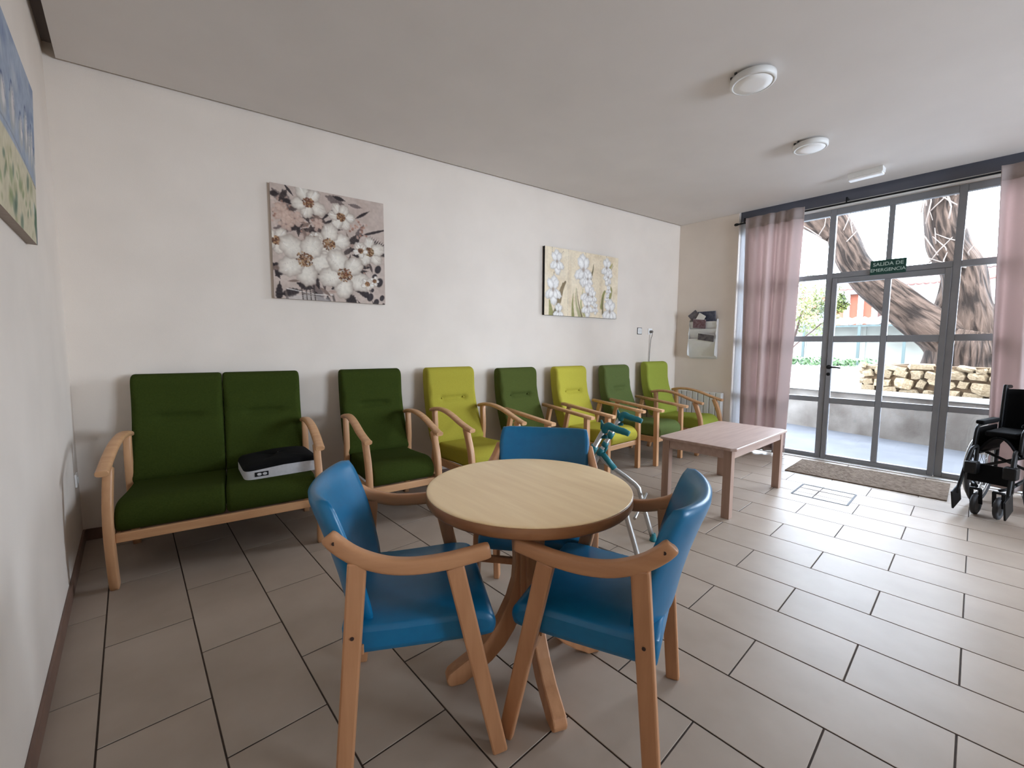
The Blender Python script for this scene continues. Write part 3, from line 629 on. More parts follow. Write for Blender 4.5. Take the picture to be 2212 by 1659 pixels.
# ------------------------------------------------------------------ green armchairs and sofa
# local frame: x along the wall, y out of the wall toward -y, origin on the floor at the wall
def cushion(prof, w, xs, dent=None, r=.022):
    """closed side profile [(dist,z)...] swept along x with rounded ends"""
    n = len(prof); c = np.array(prof)
    d = np.roll(c, -1, 0) - np.roll(c, 1, 0); nm = np.stack([d[:, 1], -d[:, 0]], 1); nm /= np.linalg.norm(nm, axis=1)[:, None]
    area = .5 * np.sum(c[:, 0] * np.roll(c[:, 1], -1) - np.roll(c[:, 0], -1) * c[:, 1])
    if area < 0: nm = -nm
    X = []; 
    for k in range(5): a = k / 4 * math.pi / 2; X.append((-w / 2 + r * (1 - math.sin(a)) if False else -w / 2 + r * (1 - math.cos(math.pi / 2 - a)) * 0 + r * (1 - math.cos(a)) , r * (1 - math.sin(a))))
    X = [(-w / 2 + r * (1 - math.cos(k / 4 * math.pi / 2)), r * (1 - math.sin(k / 4 * math.pi / 2))) for k in range(5)]
    mid = [(-w / 2 + r + (w - 2 * r) * k / (xs + 1), 0) for k in range(1, xs + 1)]
    X = X + mid + [(-x, i) for x, i in X[::-1]]
    v = []; f = []
    for x, ins in X:
        for j in range(n):
            q = c[j] - nm[j] * ins
            if dent is not None and ins == 0: q = q - nm[j] * dent(x, c[j][0], c[j][1], nm[j][0])
            v.append((x, -q[0], q[1]))
    N = len(X)
    for i in range(N - 1):
        for j in range(n): k = (j + 1) % n; f.append((i * n + j, i * n + k, (i + 1) * n + k, (i + 1) * n + j))
    mb = MB().add(v, f, 0, True)
    mb.add([v[j] for j in range(n)], [tuple(range(n))], 0, True); mb.add([v[(N - 1) * n + j] for j in range(n)], [tuple(range(n))], 0, True)
    return mb
def loop2(P, n=4):
    """closed smooth loop"""
    P = [Vector((a, b, 0)) for a, b in P]; out = []; N = len(P)
    for i in range(N):
        p0, p1, p2, p3 = P[i - 1], P[i], P[(i + 1) % N], P[(i + 2) % N]
        for k in range(n):
            t = k / n; q = .5 * ((2 * p1) + (p2 - p0) * t + (2 * p0 - 5 * p1 + 4 * p2 - p3) * t * t + (3 * p1 - p0 - 3 * p2 + p3) * t ** 3); out.append((q.x, q.y))
    return out
BACK = loop2([(.085, 1.083), (.135, 1.072), (.162, 1.035), (.168, .96), (.172, .88), (.184, .82), (.198, .76), (.228, .68), (.268, .59), (.308, .50), (.325, .44), (.30, .405), (.22, .40), (.17, .46), (.125, .58), (.085, .72), (.06, .86), (.048, 1.0), (.055, 1.06)], 4)
SEAT = loop2([(.27, .425), (.40, .43), (.55, .437), (.68, .447), (.77, .452), (.83, .44), (.872, .405), (.885, .36), (.872, .32), (.84, .304), (.7, .30), (.5, .295), (.33, .285), (.262, .30), (.25, .36)], 4)
def dent_fn(buttons, zc=.80, hw=.115, deep=.026):
    def fn(x, d, z, nd):
        if nd < .3: return -.004 * 0
        e = deep * math.exp(-((z - zc) / .018) ** 2) * (1 / (1 + math.exp((abs(x) - hw) / .012)))
        e -= .010 * math.exp(-((z - zc - .07) / .05) ** 2) + .006 * math.exp(-((z - zc + .08) / .05) ** 2)
        if buttons:
            for b in (-hw, hw): e += .022 * math.exp(-((z - zc) / .022) ** 2 - ((x - b) / .022) ** 2)
        return e
    return fn
def arm_curved(x, s):
    P = smooth_path([(x, -.235, .715), (x, -.33, .735), (x + .004 * s, -.46, .737), (x + .010 * s, -.60, .712), (x + .012 * s, -.74, .668), (x + .008 * s, -.86, .635), (x + .006 * s, -.905, .628)], 4)
    return MB().sweep(P, .056, .032, scale=[.9] + [1] * (len(P) - 3) + [1.02, .9])
def arm_straight(x, s):
    P = [(x, -.26, .668), (x, -.5, .646), (x, -.75, .622), (x, -.93, .606)]
    return MB().sweep(P, .056, .030, p=6)
def frame(root, half, style):
    for s in (-1, 1):
        x = s * half
        if style == 'curved':
            arm_curved(x, s).build('armrest', MT['beech'], root)
            P = smooth_path([(x, -.845, 0), (x, -.868, .12), (x, -.885, .26), (x, -.885, .36), (x, -.868, .46), (x, -.835, .55), (x, -.80, .635)], 4)
            MB().sweep(P, .042, .052, up=(0, -1, 0), p=5, scale=[.85] + [1] * (len(P) - 1)).build('front_leg', MT['beech_y'], root)
            P = smooth_path([(x, -.215, 0), (x, -.26, .2), (x, -.29, .4), (x, -.30, .55), (x, -.29, .72)], 4)
            MB().sweep(P, .04, .05, up=(0, -1, 0), p=5).build('rear_leg', MT['beech_y'], root)
            MB().bar((x, -.27, .275), (x, -.86, .285), .026, .062).build('side_rail', MT['beech'], root, .004)
        else:
            arm_straight(x, s).build('armrest', MT['beech'], root)
            MB().bar((x, -.865, 0), (x, -.855, .602), .045, .045, up=(0, -1, 0)).build('front_leg', MT['beech_y'], root, .004)
            MB().bar((x, -.20, 0), (x, -.355, .642), .036, .045, up=(0, -1, 0)).build('rear_leg', MT['beech_y'], root, .004)
            MB().bar((x, -.26, .275), (x, -.84, .285), .026, .062).build('side_rail', MT['beech'], root, .004)
    yr = -.868 if style == 'curved' else -.848
    MB().bx(-half + .02, half - .02, yr - .012, yr + .012, .252, .302).build('front_rail', MT['beech'], root, .004)
    MB().bx(-half + .018, half - .018, -.275, -.25, .25, .30).build('rear_rail', MT['beech'], root, .003)
_cache = {}
def armchair(label, s, dist, rot, style, m, buttons, tall=1.0, group='high-back armchairs along the wall'):
    p = on_wall(s, 0, dist)
    t = thing('armchair', label, 'armchair', p, WA + R(rot), group)
    frame(t, .255 if style == 'curved' else .262, style)
    o = cushion(BACK, .505, 22, dent_fn(buttons) if buttons is not None else None).build('backrest', MT[m], t); o.scale = (1, 1, tall)
    cushion(SEAT, .455, 6).build('seat', MT[m], t)
    if buttons:
        for x in (-.115, .115): MB().lathe([(.001, .006), (.007, .004), (.009, 0)], (x, -.172, .80 * tall), 10, rot=Matrix.Rotation(R(90), 3, 'X')).build('button', MT[m], t)
    return t
armchair('dark green armchair with curved arms next to the sofa', .975, .0, 1.5, 'curved', 'dkgreen', False)
armchair('mustard lime armchair with curved arms, second from the sofa', 1.70, .0, 5, 'curved', 'olive', True)
armchair('olive green armchair with straight arms directly behind the blue chair back', 2.46, .0, 6, 'straight', 'midgreen', True, .98)
armchair('lime yellow armchair with straight square legs behind the walking frame', 3.19, .0, 7, 'straight', 'lime', True, .98)
armchair('sage green armchair with straight arms beside the apple green one', 3.93, .0, 7, 'straight', 'sage', False, .98)
armchair('apple green armchair with curved arms in the corner by the radiator', 4.70, .0, 7, 'curved', 'lime2', None, 1.01)

sofa = thing('sofa', 'dark green two-seat sofa with curved wooden arms', 'sofa', on_wall(-.062, 0, 0), WA)
frame(sofa, .497, 'curved')
for s in (-1, 1):
    o = cushion(BACK, .488, 22, dent_fn(False)).build('backrest', MT['dkgreen'], sofa); o.location.x = s * .2455
    o = cushion(SEAT, .478, 8).build('seat', MT['dkgreen'], sofa); o.location.x = s * .2405

# black and silver cushion lying on the sofa
P0 = on_wall(.232, .452, .555)
cu = thing('seat_cushion', 'black wedge cushion with silver grey band lying on the sofa', 'cushion', P0, WA + R(5))
def cus(u, v, z0, z1):
    x = (u - .5) * .42; y = (v - .5) * .40
    return x, y
def pillow(w, d, h0, h1, crown):
    mb = MB(); n = 20
    for top in (0, 1):
        def fn(u, v):
            a = 2 * u - 1; b = 2 * v - 1
            x = a * w / 2; y = b * d / 2
            e = (1 - abs(a) ** 8) * (1 - abs(b) ** 8)
            return (x, y, h1 + crown * (1 - a * a) * (1 - b * b) * .6 + (.004 * math.sin(a * 3) if top else 0) - .012 * (1 - e)) if top else (x, y, h0)
        mb.grid(fn, n, n, flip=not top)
    return mb
band = []
for k in range(60):
    a = 2 * math.pi * k / 60; c, s = math.cos(a), math.sin(a)
    band.append((math.copysign(abs(c) ** .22, c) * .215, math.copysign(abs(s) ** .22, s) * .2))
mb = MB(); n = len(band)
ztop = lambda x, y: .062 + .010 * math.sin(x * 9 + 1)
v = [(x, y, .0) for x, y in band] + [(x, y, ztop(x, y)) for x, y in band]
mb.add(v, [(i, (i + 1) % n, n + (i + 1) % n, n + i) for i in range(n)], 0, True); mb.add([(x, y, 0) for x, y in band], [tuple(range(n))])
mb.build('side_band', MT['greyfab'], cu)
mb = MB(); rings = [(1.005, 0), (.985, .014), (.93, .026), (.75, .036), (.45, .040), (.02, .042)]
v = []; f = []
for k, (sc_, dz) in enumerate(rings):
    for x, y in band: v.append((x * sc_, y * sc_, ztop(x, y) * (1 if k < 4 else 1) - .002 + dz))
for k in range(len(rings) - 1):
    for i in range(n): j = (i + 1) % n; f.append((k * n + i, k * n + j, (k + 1) * n + j, (k + 1) * n + i))
mb.add(v, f, 0, True); mb.build('cover', MT['black'], cu)
MB().box((-.125, -.2015, .030), (.075, .003, .028)).build('brand_label', MT['blackplastic'], cu, .002, 1)
for x in (-.138, -.108): MB().lathe([(.0125, 0), (.0125, .002), (.009, .002)], (x, -.2032, .030), 14, rot=Matrix.Rotation(R(90), 3, 'X') @ Matrix.Scale(.7, 3, Vector((0, 1, 0)))).build('emblem', MT['greyfab'], cu)

# ------------------------------------------------------------------ round table and blue chairs
tb = thing('round_table', 'round maple pedestal table between the blue chairs', 'table', (1.12, 1.134, 0), R(155.5))
o = MB().lathe([(.02, .7402), (.372, .7402), (.3855, .7398), (.389, .7385), (.389, .7355), (.02, .7355)], n=96).build('tabletop', MT['tabletop'], tb); o.rotation_euler.z = R(112)
MB().lathe([(.02, .7354), (.3888, .7354), (.3905, .733), (.391, .705), (.386, .698), (.02, .698)], n=96).build('edge_band', MT['tableedge'], tb)
LEG = [(.088, .698), (.075, .62), (.062, .52), (.058, .44), (.064, .37), (.085, .30), (.122, .225), (.175, .155), (.235, .10), (.29, .068), (.318, .05), (.328, .028), (.322, .008), (.31, 0), (.262, 0), (.245, .012), (.20, .035), (.15, .07), (.10, .12), (.06, .18), (.03, .25), (.012, .31), (.012, .698)]
LEG = [(a, b) for a, b in LEG]
for k in range(4):
    g = MB().prism(LEG, lambda r, z: (r, -.026, z), lambda r, z: (r, .026, z)).build('leg', MT['beech_red_z'], tb, .006); g.rotation_euler.z = k * R(90)
MB().bx(-.045, .045, -.045, .045, .30, .698).build('column', MT['beech_red_z'], tb, .004)

def chair_bits():
    B = {}
    # seat
    n = 14; prof = loop2([(-.212, .462), (-.10, .458), (.05, .460), (.15, .462), (.205, .452), (.228, .425), (.225, .392), (.20, .378), (.05, .374), (-.12, .374), (-.208, .376), (-.222, .40), (-.222, .44)], 3)
    v = []; f = []; W = [(-1, .02), (-.985, .006), (-.95, 0), (-.5, 0), (0, 0), (.5, 0), (.95, 0), (.985, .006), (1, .02)]; m = len(prof)
    cx = sum(q[0] for q in prof) / m; cz = .418
    for t, ins in W:
        for x, z in prof:
            hw = .232 + .014 * (x + .2) / .4
            k = 1 - ins / .045; v.append((cx + (x - cx) * (1 - ins / .2), t * hw, cz + (z - cz) * k + (.006 * (1 - t * t) if z > .44 else 0)))
    for i in range(len(W) - 1):
        for j in range(m): q = (j + 1) % m; f.append((i * m + j, i * m + q, (i + 1) * m + q, (i + 1) * m + j))
    mb = MB().add(v, f, 0, True); mb.add(v[:m], [tuple(range(m))], 0, True); mb.add(v[-m:], [tuple(range(m))], 0, True)
    B['seat'] = mb.mesh('seat', MT['blue'])
    # back: curved padded shell
    def shell(off, k):
        def fn(u, vv):
            a = 2 * u - 1; z = .448 + .378 * vv
            hw = .196 + .034 * min(1, vv * 1.6) - .006 * max(0, vv - .85) / .15
            lean = -.212 - .055 * vv - .052 * vv * vv
            x = lean + .058 * abs(a) ** 2.2 + off * (1 - .22 * abs(a) ** 10) * (1 - .35 * abs(2 * vv - 1) ** 14)
            zz = z + .012 * abs(a) ** 2 * vv - .03 * (abs(a) ** 6) * (1 - vv) * 0
            return (x, a * hw, zz)
        return fn
    mb = MB(); F, G_ = shell(.026, 1), shell(-.026, -1); nu, nv = 25, 19
    mb.grid(F, nu, nv); mb.grid(G_, nu, nv, flip=True)
    def rim(e):
        def fn(t, s):
            if e == 0: a = F(t, 1); b = G_(t, 1); up = Vector((0, 0, 1))
            elif e == 1: a = F(t, 0); b = G_(t, 0); up = Vector((0, 0, -1))
            elif e == 2: a = F(0, t); b = G_(0, t); up = Vector((0, -1, 0))
            else: a = F(1, t); b = G_(1, t); up = Vector((0, 1, 0))
            q = Vector(a).lerp(Vector(b), s) + up * .008 * math.sin(math.pi * s) * (1 - abs(2 * t - 1) ** 10); return tuple(q)
        return fn
    mb.grid(rim(0), nu, 5); mb.grid(rim(1), nu, 5, flip=True); mb.grid(rim(2), nv, 5); mb.grid(rim(3), nv, 5, flip=True)
    me = mb.mesh('backrest', MT['blue']); bm = bmesh.new(); bm.from_mesh(me); bmesh.ops.remove_doubles(bm, verts=bm.verts, dist=.0004); bmesh.ops.recalc_face_normals(bm, faces=bm.faces); bm.to_mesh(me); bm.free(); B['back'] = me
    return B
BITS = chair_bits()
def blue_chair(label, x, y, yaw):
    t = thing('dining_armchair', label, 'chair', (x, y, 0), R(yaw), 'blue armchairs around the round table')
    obj('seat', BITS['seat'], t); obj('backrest', BITS['back'], t)
    for s in (-1, 1):
        P = smooth_path([(-.250, s * .236, .748), (-.225, s * .243, .720), (-.175, s * .254, .686), (-.10, s * .265, .658), (-.02, s * .272, .648), (.07, s * .272, .650), (.14, s * .269, .658), (.202, s * .266, .667)], 5)
        a = MB().sweep(P, .036, .046, n=16, p=4, scale=[.8, .95] + [1] * (len(P) - 4) + [.98, .88]).build('armrest', MT['beech_red'], t)
        MB().lathe([(.0055, 0), (.0055, .0015)], (-.232, s * .2585, .730), 10, rot=Matrix.Rotation(R(90 if s < 0 else -90), 3, 'X')).build('screw_hole', MT['plug'], a)
        l = MB().bar((.238, s * .258, 0), (.098, s * .268, .632), .030, .048, up=(1, 0, 0), w1=.032, h1=.054).build('front_leg', MT['beech_red_z'], t, .006)
        l = MB().bar((-.226, s * .250, 0), (-.172, s * .256, .672), .030, .048, up=(1, 0, 0), w1=.032, h1=.052).build('rear_leg', MT['beech_red_z'], t, .006)
        MB().lathe([(.0055, 0), (.0055, .0015)], (-.190, s * .2705, .455), 10, rot=Matrix.Rotation(R(90 if s < 0 else -90), 3, 'X')).build('screw_hole', MT['plug'], l)
    MB().bar((.150, -.245, .392), (.150, .245, .392), .026, .05).build('front_apron', MT['beech_red'], t, .003)
    MB().bar((.166, -.248, .31), (.166, .248, .31), .022, .03).build('front_stretcher', MT['beech_red'], t, .003)
    for y in (-.165, .165): MB().bar((.158, y, .316), (.152, y, .375), .014, .014, up=(1, 0, 0)).build('strut', MT['beech_red_z'], t)
    MB().bar((-.175, -.240, .394), (-.175, .240, .394), .024, .03).build('rear_apron', MT['beech_red'], t, .003)
    return t
blue_chair('blue vinyl armchair left of the round table', .714, 1.272, -28)
blue_chair('blue vinyl armchair right of the round table, nearest the coffee table', 1.178, .830, 111)
blue_chair('blue vinyl armchair behind the round table, facing the camera', 1.425, 1.375, 218)

# ------------------------------------------------------------------ coffee table
ct = thing('coffee_table', 'rectangular grey brown coffee table near the window', 'table', (3.815, 1.425, 0), R(-1.2))
tp = [(-.585, -.27), (-.56, -.305), (.56, -.305), (.585, -.27), (.585, .27), (.56, .305), (-.56, .305), (-.585, .27)]
MB().prism(tp, lambda x, y: (x, y, .518), lambda x, y: (x, y, .540)).build('tabletop', MT['coffee'], ct, .005)
for sx in (-1, 1):
    for sy in (-1, 1): MB().bx(sx * .54 - .03, sx * .54 + .03, sy * .245 - .03, sy * .245 + .03, 0, .518).build('leg', MT['coffee_z'], ct, .003)
for sy in (-1, 1): MB().bx(-.51, .51, sy * .258 - .011, sy * .258 + .011, .452, .518).build('apron', MT['coffee'], ct, .002)
for sx in (-1, 1): MB().bx(sx * .553 - .011, sx * .553 + .011, -.215, .215, .452, .518).build('apron', MT['coffee'], ct, .002)

# ------------------------------------------------------------------ walking frame
wk = thing('walking_frame', 'folding aluminium walking frame with teal handles behind the round table', 'walking frame', (2.18, 1.47, 0))
g = Vector((.3, -.954, 0))
for nm, H in (('near', Vector((2.03, 1.36, 0))), ('far', Vector((2.45, 1.53, 0)))):
    H = H - Vector((2.18, 1.47, 0))
    A0 = H - g * .06 + Vector((0, 0, .805)); A1 = H - g * .46 + Vector((0, 0, .035))
    MB().tube([A0, A1], .0155, 12).build('rear_tube', MT['chrome'], wk)
    jt = A0.lerp(A1, .30); 
    P = smooth_path([A0.lerp(A1, .33), H + g * .01 + Vector((0, 0, .46)), H + g * .14 + Vector((0, 0, .28)), H + g * .23 + Vector((0, 0, .02))], 6)
    P = [A0.lerp(A1, .33), A0.lerp(A1, .33) + g * .025 - Vector((0, 0, .06)), H + g * .05 + Vector((0, 0, .36)), H + g * .09 + Vector((0, 0, .28)), H + g * .17 + Vector((0, 0, .03))]
    MB().tube(smooth_path(P, 3), .0155, 12).build('front_tube', MT['chrome'], wk)
    for k, (ta, tb_) in enumerate(((.14, .19), (.235, .275), (.30, .36))):
        MB().tube([A0.lerp(A1, ta), A0.lerp(A1, tb_)], .023, 12).build('collar', MT['teal'], wk)
    MB().tube([P[0], P[1].lerp(P[2], .35)], .0205, 10).build('hinge_sleeve', MT['teal'], wk)
    MB().tube([A0.lerp(A1, .28) + g * .025, A0.lerp(A1, .34) + g * .025], .009, 8).build('push_button', MT['teal'], wk)
    hp = smooth_path([A0 + Vector((0, 0, -.055)), A0 + Vector((0, 0, -.005)), A0 + g * .022 + Vector((0, 0, .018)), A0 + g * .055 + Vector((0, 0, .008)), A0 + g * .085 + Vector((0, 0, .0)), A0 + g * .115 + Vector((0, 0, -.006)), A0 + g * .142 + Vector((0, 0, -.016))], 3)
    MB().sweep(hp, .036, .042, n=12, p=2.2, scale=[.9, .9, .95, 1, 1.05, 1.1, 1.1, 1.05, 1, .9, .96, 1.0, .92, .88, .95, .9, .82, .8, .7][:len(hp)]).build('handle', MT['teal'], wk)
    MB().tube([A0 + Vector((0, 0, .0)) - g * .01, A0 - g * .022 + Vector((0, 0, .05))], [.016, .004], 8).build('handle_spur', MT['teal'], wk)
    for q, w in ((A1, -1), (P[-1], 1)):
        b = Vector((q.x, q.y, 0)) + g * .008 * w; MB().lathe([(.024, 0), (.022, .012), (.016, .045), (.0155, .05)], b, 14).build('rubber_foot', MT['teal'], wk)
n0 = Vector((2.03, 1.36, 0)) - Vector((2.18, 1.47, 0)); f0 = Vector((2.45, 1.53, 0)) - Vector((2.18, 1.47, 0))
MB().tube([n0 + g * .125 + Vector((0, 0, .31)), f0 + g * .125 + Vector((0, 0, .31))], .009, 8).build('cross_bar', MT['chrome'], wk)
MB().tube([n0 - g * .22 + Vector((0, 0, .52)), f0 - g * .22 + Vector((0, 0, .52))], .011, 8).build('cross_bar', MT['chrome'], wk)
q0 = n0 + g * .20 + Vector((0, 0, .06)); q1 = n0 - g * .36 + Vector((.0, 0, .12))
MB().tube([q0, q1], .005, 6).build('spreader_bar', MT['cord'], wk); MB().tube([q0, q0.lerp(q1, .25)], .008, 8).build('spreader_sleeve', MT['rubber'], wk)

# ------------------------------------------------------------------ wheelchair (partly folded)
wc = thing('wheelchair', 'black partly folded wheelchair in front of the right curtain', 'wheelchair', (5.17, -.23, 0), R(165))
def wheel(parent, y, x, r, tr, rim_r, spokes, name):
    w = thing(name, None, None); w.parent = parent; w.location = (x, y, r)
    ring = [(tr * math.cos(a) , tr * math.sin(a)) for a in [k * math.pi / 5 for k in range(10)]]
    def torus(R0, rr, n=40, m=8):
        mb = MB(); v = []; f = []
        for i in range(n):
            a = 2 * math.pi * i / n
            for j in range(m):
                b = 2 * math.pi * j / m; q = R0 + rr * math.cos(b); v.append((q * math.cos(a), rr * math.sin(b), q * math.sin(a)))
        for i in range(n):
            for j in range(m): f.append((i * m + j, i * m + (j + 1) % m, ((i + 1) % n) * m + (j + 1) % m, ((i + 1) % n) * m + j))
        return mb.add(v, f, 0, True)
    return w, torus
for s in (-1, 1):
    y = s * .155
    w, torus = wheel(wc, y, 0, .30, .018, 0, 0, 'rear_wheel')
    torus(.284, .016).build('tyre', MT['rubber'], w); torus(.262, .009).build('rim', MT['chrome'], w)
    tr = torus(.25, .007); tr.v = [(a, b + s * .03, c) for a, b, c in tr.v]; tr.build('hand_rim', MT['chrome'], w)
    MB().lathe([(.03, -.03), (.03, .03)], n=14, rot=Matrix.Rotation(R(90), 3, 'X')).build('hub', MT['blackplastic'], w)
    sp = MB()
    for k in range(18): a = 2 * math.pi * k / 18; sp.tube([(0.02 * math.cos(a + .5), (.02 if k % 2 else -.02), .02 * math.sin(a + .5)), (.258 * math.cos(a), 0, .258 * math.sin(a))], .0018, 5)
    sp.build('spokes', MT['chrome'], w)
    y = s * .06
    w, torus = wheel(wc, y, .40, .0875, .016, 0, 0, 'caster')
    torus(.071, .0165, 28).build('tyre', MT['rubber'], w); MB().lathe([(.056, -.008), (.056, .008)], n=20, rot=Matrix.Rotation(R(90), 3, 'X')).build('hub', MT['blackplastic'], w)
    for q in (-.024, .024): MB().bar((0, q, 0), (.03, q, .12), .006, .022, up=(0, 1, 0)).build('fork', MT['blackplastic'], w)
    MB().tube([(.03, -.03, .12), (.03, .03, .12)], .01, 8).build('fork_crown', MT['blackplastic'], w)
    y = s * .10
    # side frame
    MB().tube(smooth_path([(-.16, y, .98), (-.15, y, .93), (-.13, y, .6), (-.115, y, .30)], 4), .012, 10).build('back_post', MT['blackplastic'], wc)
    MB().tube(smooth_path([(-.27, y, .965), (-.2, y, .965), (-.165, y, .95)], 4), .016, 10).build('push_handle', MT['blackplastic'], wc)
    MB().tube([(-.125, y, .46), (.30, y, .47)], .0125, 10).build('seat_rail', MT['blackplastic'], wc)
    MB().tube([(-.12, y, .27), (.34, y, .25)], .0125, 10).build('lower_rail', MT['blackplastic'], wc)
    MB().tube([(.33, y, .52), (.345, y, .2)], .0125, 10).build('front_post', MT['blackplastic'], wc)
    MB().tube([(.345, y, .24), (.42, s * .06, .225)], .011, 8).build('caster_arm', MT['blackplastic'], wc)
    MB().bx(-.12, .28, y - .008 + s * .02, y + .008 + s * .02, .47, .66).build('side_guard', MT['blackplastic'], wc, .01)
    MB().bx(-.10, .25, y + s * .02 - .026, y + s * .02 + .026, .685, .715).build('arm_pad', MT['black'], wc, .01)
    MB().tube(smooth_path([(-.125, y + s * .02, .68), (.2, y + s * .02, .68), (.30, y + s * .02, .65), (.33, y + s * .02, .5)], 4), .011, 8).build('arm_tube', MT['blackplastic'], wc)
    P = smooth_path([(.33, y, .52), (.40, y + s * .01, .50), (.47, y + s * .02, .36), (.545, y + s * .03, .17)], 4)
    MB().tube(P, .012, 10).build('leg_rest', MT['blackplastic'], wc)
    MB().bx(.42, .50, y - .02, y + .05, .33, .42).build('leg_joint', MT['blackplastic'], wc, .01)
    fp = MB().box((0, 0, 0), (.15, .012, .15), rot=Matrix.Rotation(R(20), 3, 'Y')); o = fp.build('footplate', MT['blackplastic'], wc, .004); o.location = (.535, y + s * .035, .145)
MB().bar((.0, -.17, .30), (.12, .12, .46), .02, .02).build('cross_brace', MT['blackplastic'], wc); MB().bar((.0, .17, .30), (.12, -.12, .46), .02, .02).build('cross_brace', MT['blackplastic'], wc)
MB().bx(.40, .412, -.12, .12, .26, .40).build('calf_strap', MT['black'], wc, .004)
MB().bx(-.09, .27, -.085, .085, .60, .64).build('seat_cushion', MT['black'], wc, .012)
def sling(x0, z0, x1, z1, fold, ax, nm):
    mb = MB()
    def fn(u, v):
        y = -.10 + .20 * u; k = fold * (1 - (2 * u - 1) ** 2)
        return (x0 + (x1 - x0) * v + (k if ax == 'x' else 0), y, z0 + (z1 - z0) * v + (k if ax == 'z' else 0))
    o = mb.grid(fn, 13, 9).build(nm, MT['black'], wc); md = o.modifiers.new('cloth', 'SOLIDIFY'); md.thickness = .012; md.offset = 0
sling(-.13, .52, -.158, .95, -.07, 'x', 'back_sling'); sling(-.10, .47, .30, .48, .12, 'z', 'seat_sling')
MB().tube([(-.02, .19, .34), (.12, .205, .47)], .008, 8).build('brake_lever', MT['blackplastic'], wc); MB().tube([(-.02, -.19, .34), (.12, -.205, .47)], .008, 8).build('brake_lever', MT['blackplastic'], wc)

# ------------------------------------------------------------------ outdoors
struct(MB().prism([(6.0, -9), (7.05, -9), (10.7, 12), (6.0, 12)], lambda x, y: (x, y, -.2), lambda x, y: (x, y, -.012)).build('terrace_floor', MT['concrete']))
# low garden wall along a skewed line
a, b = Vector((8.40, 2.224, 0)), Vector((7.77, .063, 0)); dd = (b - a).normalized(); nn = Vector((-dd.y, dd.x, 0))
if nn.x < 0: nn = -nn
A_, B_ = a - dd * 6, b + dd * 7
def quad(off0, off1): return [(A_ + nn * off0)[:2], (B_ + nn * off0)[:2], (B_ + nn * off1)[:2], (A_ + nn * off1)[:2]]
gw = thing('garden_wall', 'low stained garden wall with a pale capstone across the terrace', 'wall', (0, 0, 0))
MB().prism(quad(0, .22), lambda x, y: (x, y, -.2), lambda x, y: (x, y, .605)).build('wall_body', MT['render'], gw)
MB().prism(quad(-.03, .26), lambda x, y: (x, y, .605), lambda x, y: (x, y, .655)).build('capstone', MT['capstone'], gw, .006)
struct(MB().prism([(A_ + nn * .26)[:2], (B_ + nn * .26)[:2], (120, -60), (120, 90)], lambda x, y: (x, y, .3), lambda x, y: (x, y, .60)).build('plaza_ground', MT['plaza']))
# stone planter wall round the tree
sw_ = thing('stone_planter', 'rough limestone planter wall at the foot of the big tree', 'stone wall', (0, 0, 0))
c0 = a + dd * 1.0 + nn * .36
SP = [c0 + nn * .9, c0, c0 + dd * 3.2]
def wallbox(p, q, t):
    e = (q - p).normalized(); m = Vector((-e.y, e.x, 0)); m = m if m.dot(t) > 0 else -m
    return [p[:2], q[:2], (q + m * .25)[:2], (p + m * .25)[:2]]
MB().prism(wallbox(c0, SP[2], nn), lambda x, y: (x, y, .6), lambda x, y: (x, y, 1.04)).build('mortar_core', MT['mortar'], sw_)
MB().prism(wallbox(c0 + nn * .25, SP[0], dd), lambda x, y: (x, y, .6), lambda x, y: (x, y, 1.04)).build('mortar_core', MT['mortar'], sw_)
stone_meshes = []
for k in range(8):
    bm = bmesh.new(); bmesh.ops.create_cube(bm, size=2); rg = random.Random(k + 50)
    bmesh.ops.subdivide_edges(bm, edges=bm.edges, cuts=1, use_grid_fill=True)
    for vv in bm.verts:
        c = vv.co; c.normalize(); q = max(abs(c.x), abs(c.y), abs(c.z)); c *= (.55 / q + .42); c.x *= rg.uniform(.8, 1.12); c.y *= rg.uniform(.8, 1.15); c.z *= rg.uniform(.72, 1.12)
    me = bpy.data.meshes.new('stone'); bm.to_mesh(me); bm.free(); me.materials.append(MT['stone']); stone_meshes.append(me)
rg = random.Random(21)
for p0, p1 in ((SP[0], c0), (c0, SP[2])):
    e = (p1 - p0).normalized(); Ltot = (p1 - p0).length; out = []
    tops = 0
    for row, (z, hh) in enumerate(((.66, .07), (.785, .085), (.905, .065), (1.0, .05))):
        q = rg.uniform(-.05, .03)
        while q < min(Ltot, 2.3):
            wdt = rg.uniform(.09, .30); h2 = hh * rg.uniform(.6, 1.15)
            o = obj('stone', rg.choice(stone_meshes), sw_); c = p0 + e * (q + wdt / 2)
            o.location = (c.x, c.y, z + rg.uniform(-.025, .025)); o.scale = (wdt * .54, .06 + rg.uniform(-.02, .02), h2); o.rotation_euler = (rg.uniform(-.2, .2), rg.uniform(-.35, .35), math.atan2(e.y, e.x) + rg.uniform(-.15, .15))
            q += wdt + rg.uniform(.005, .04)
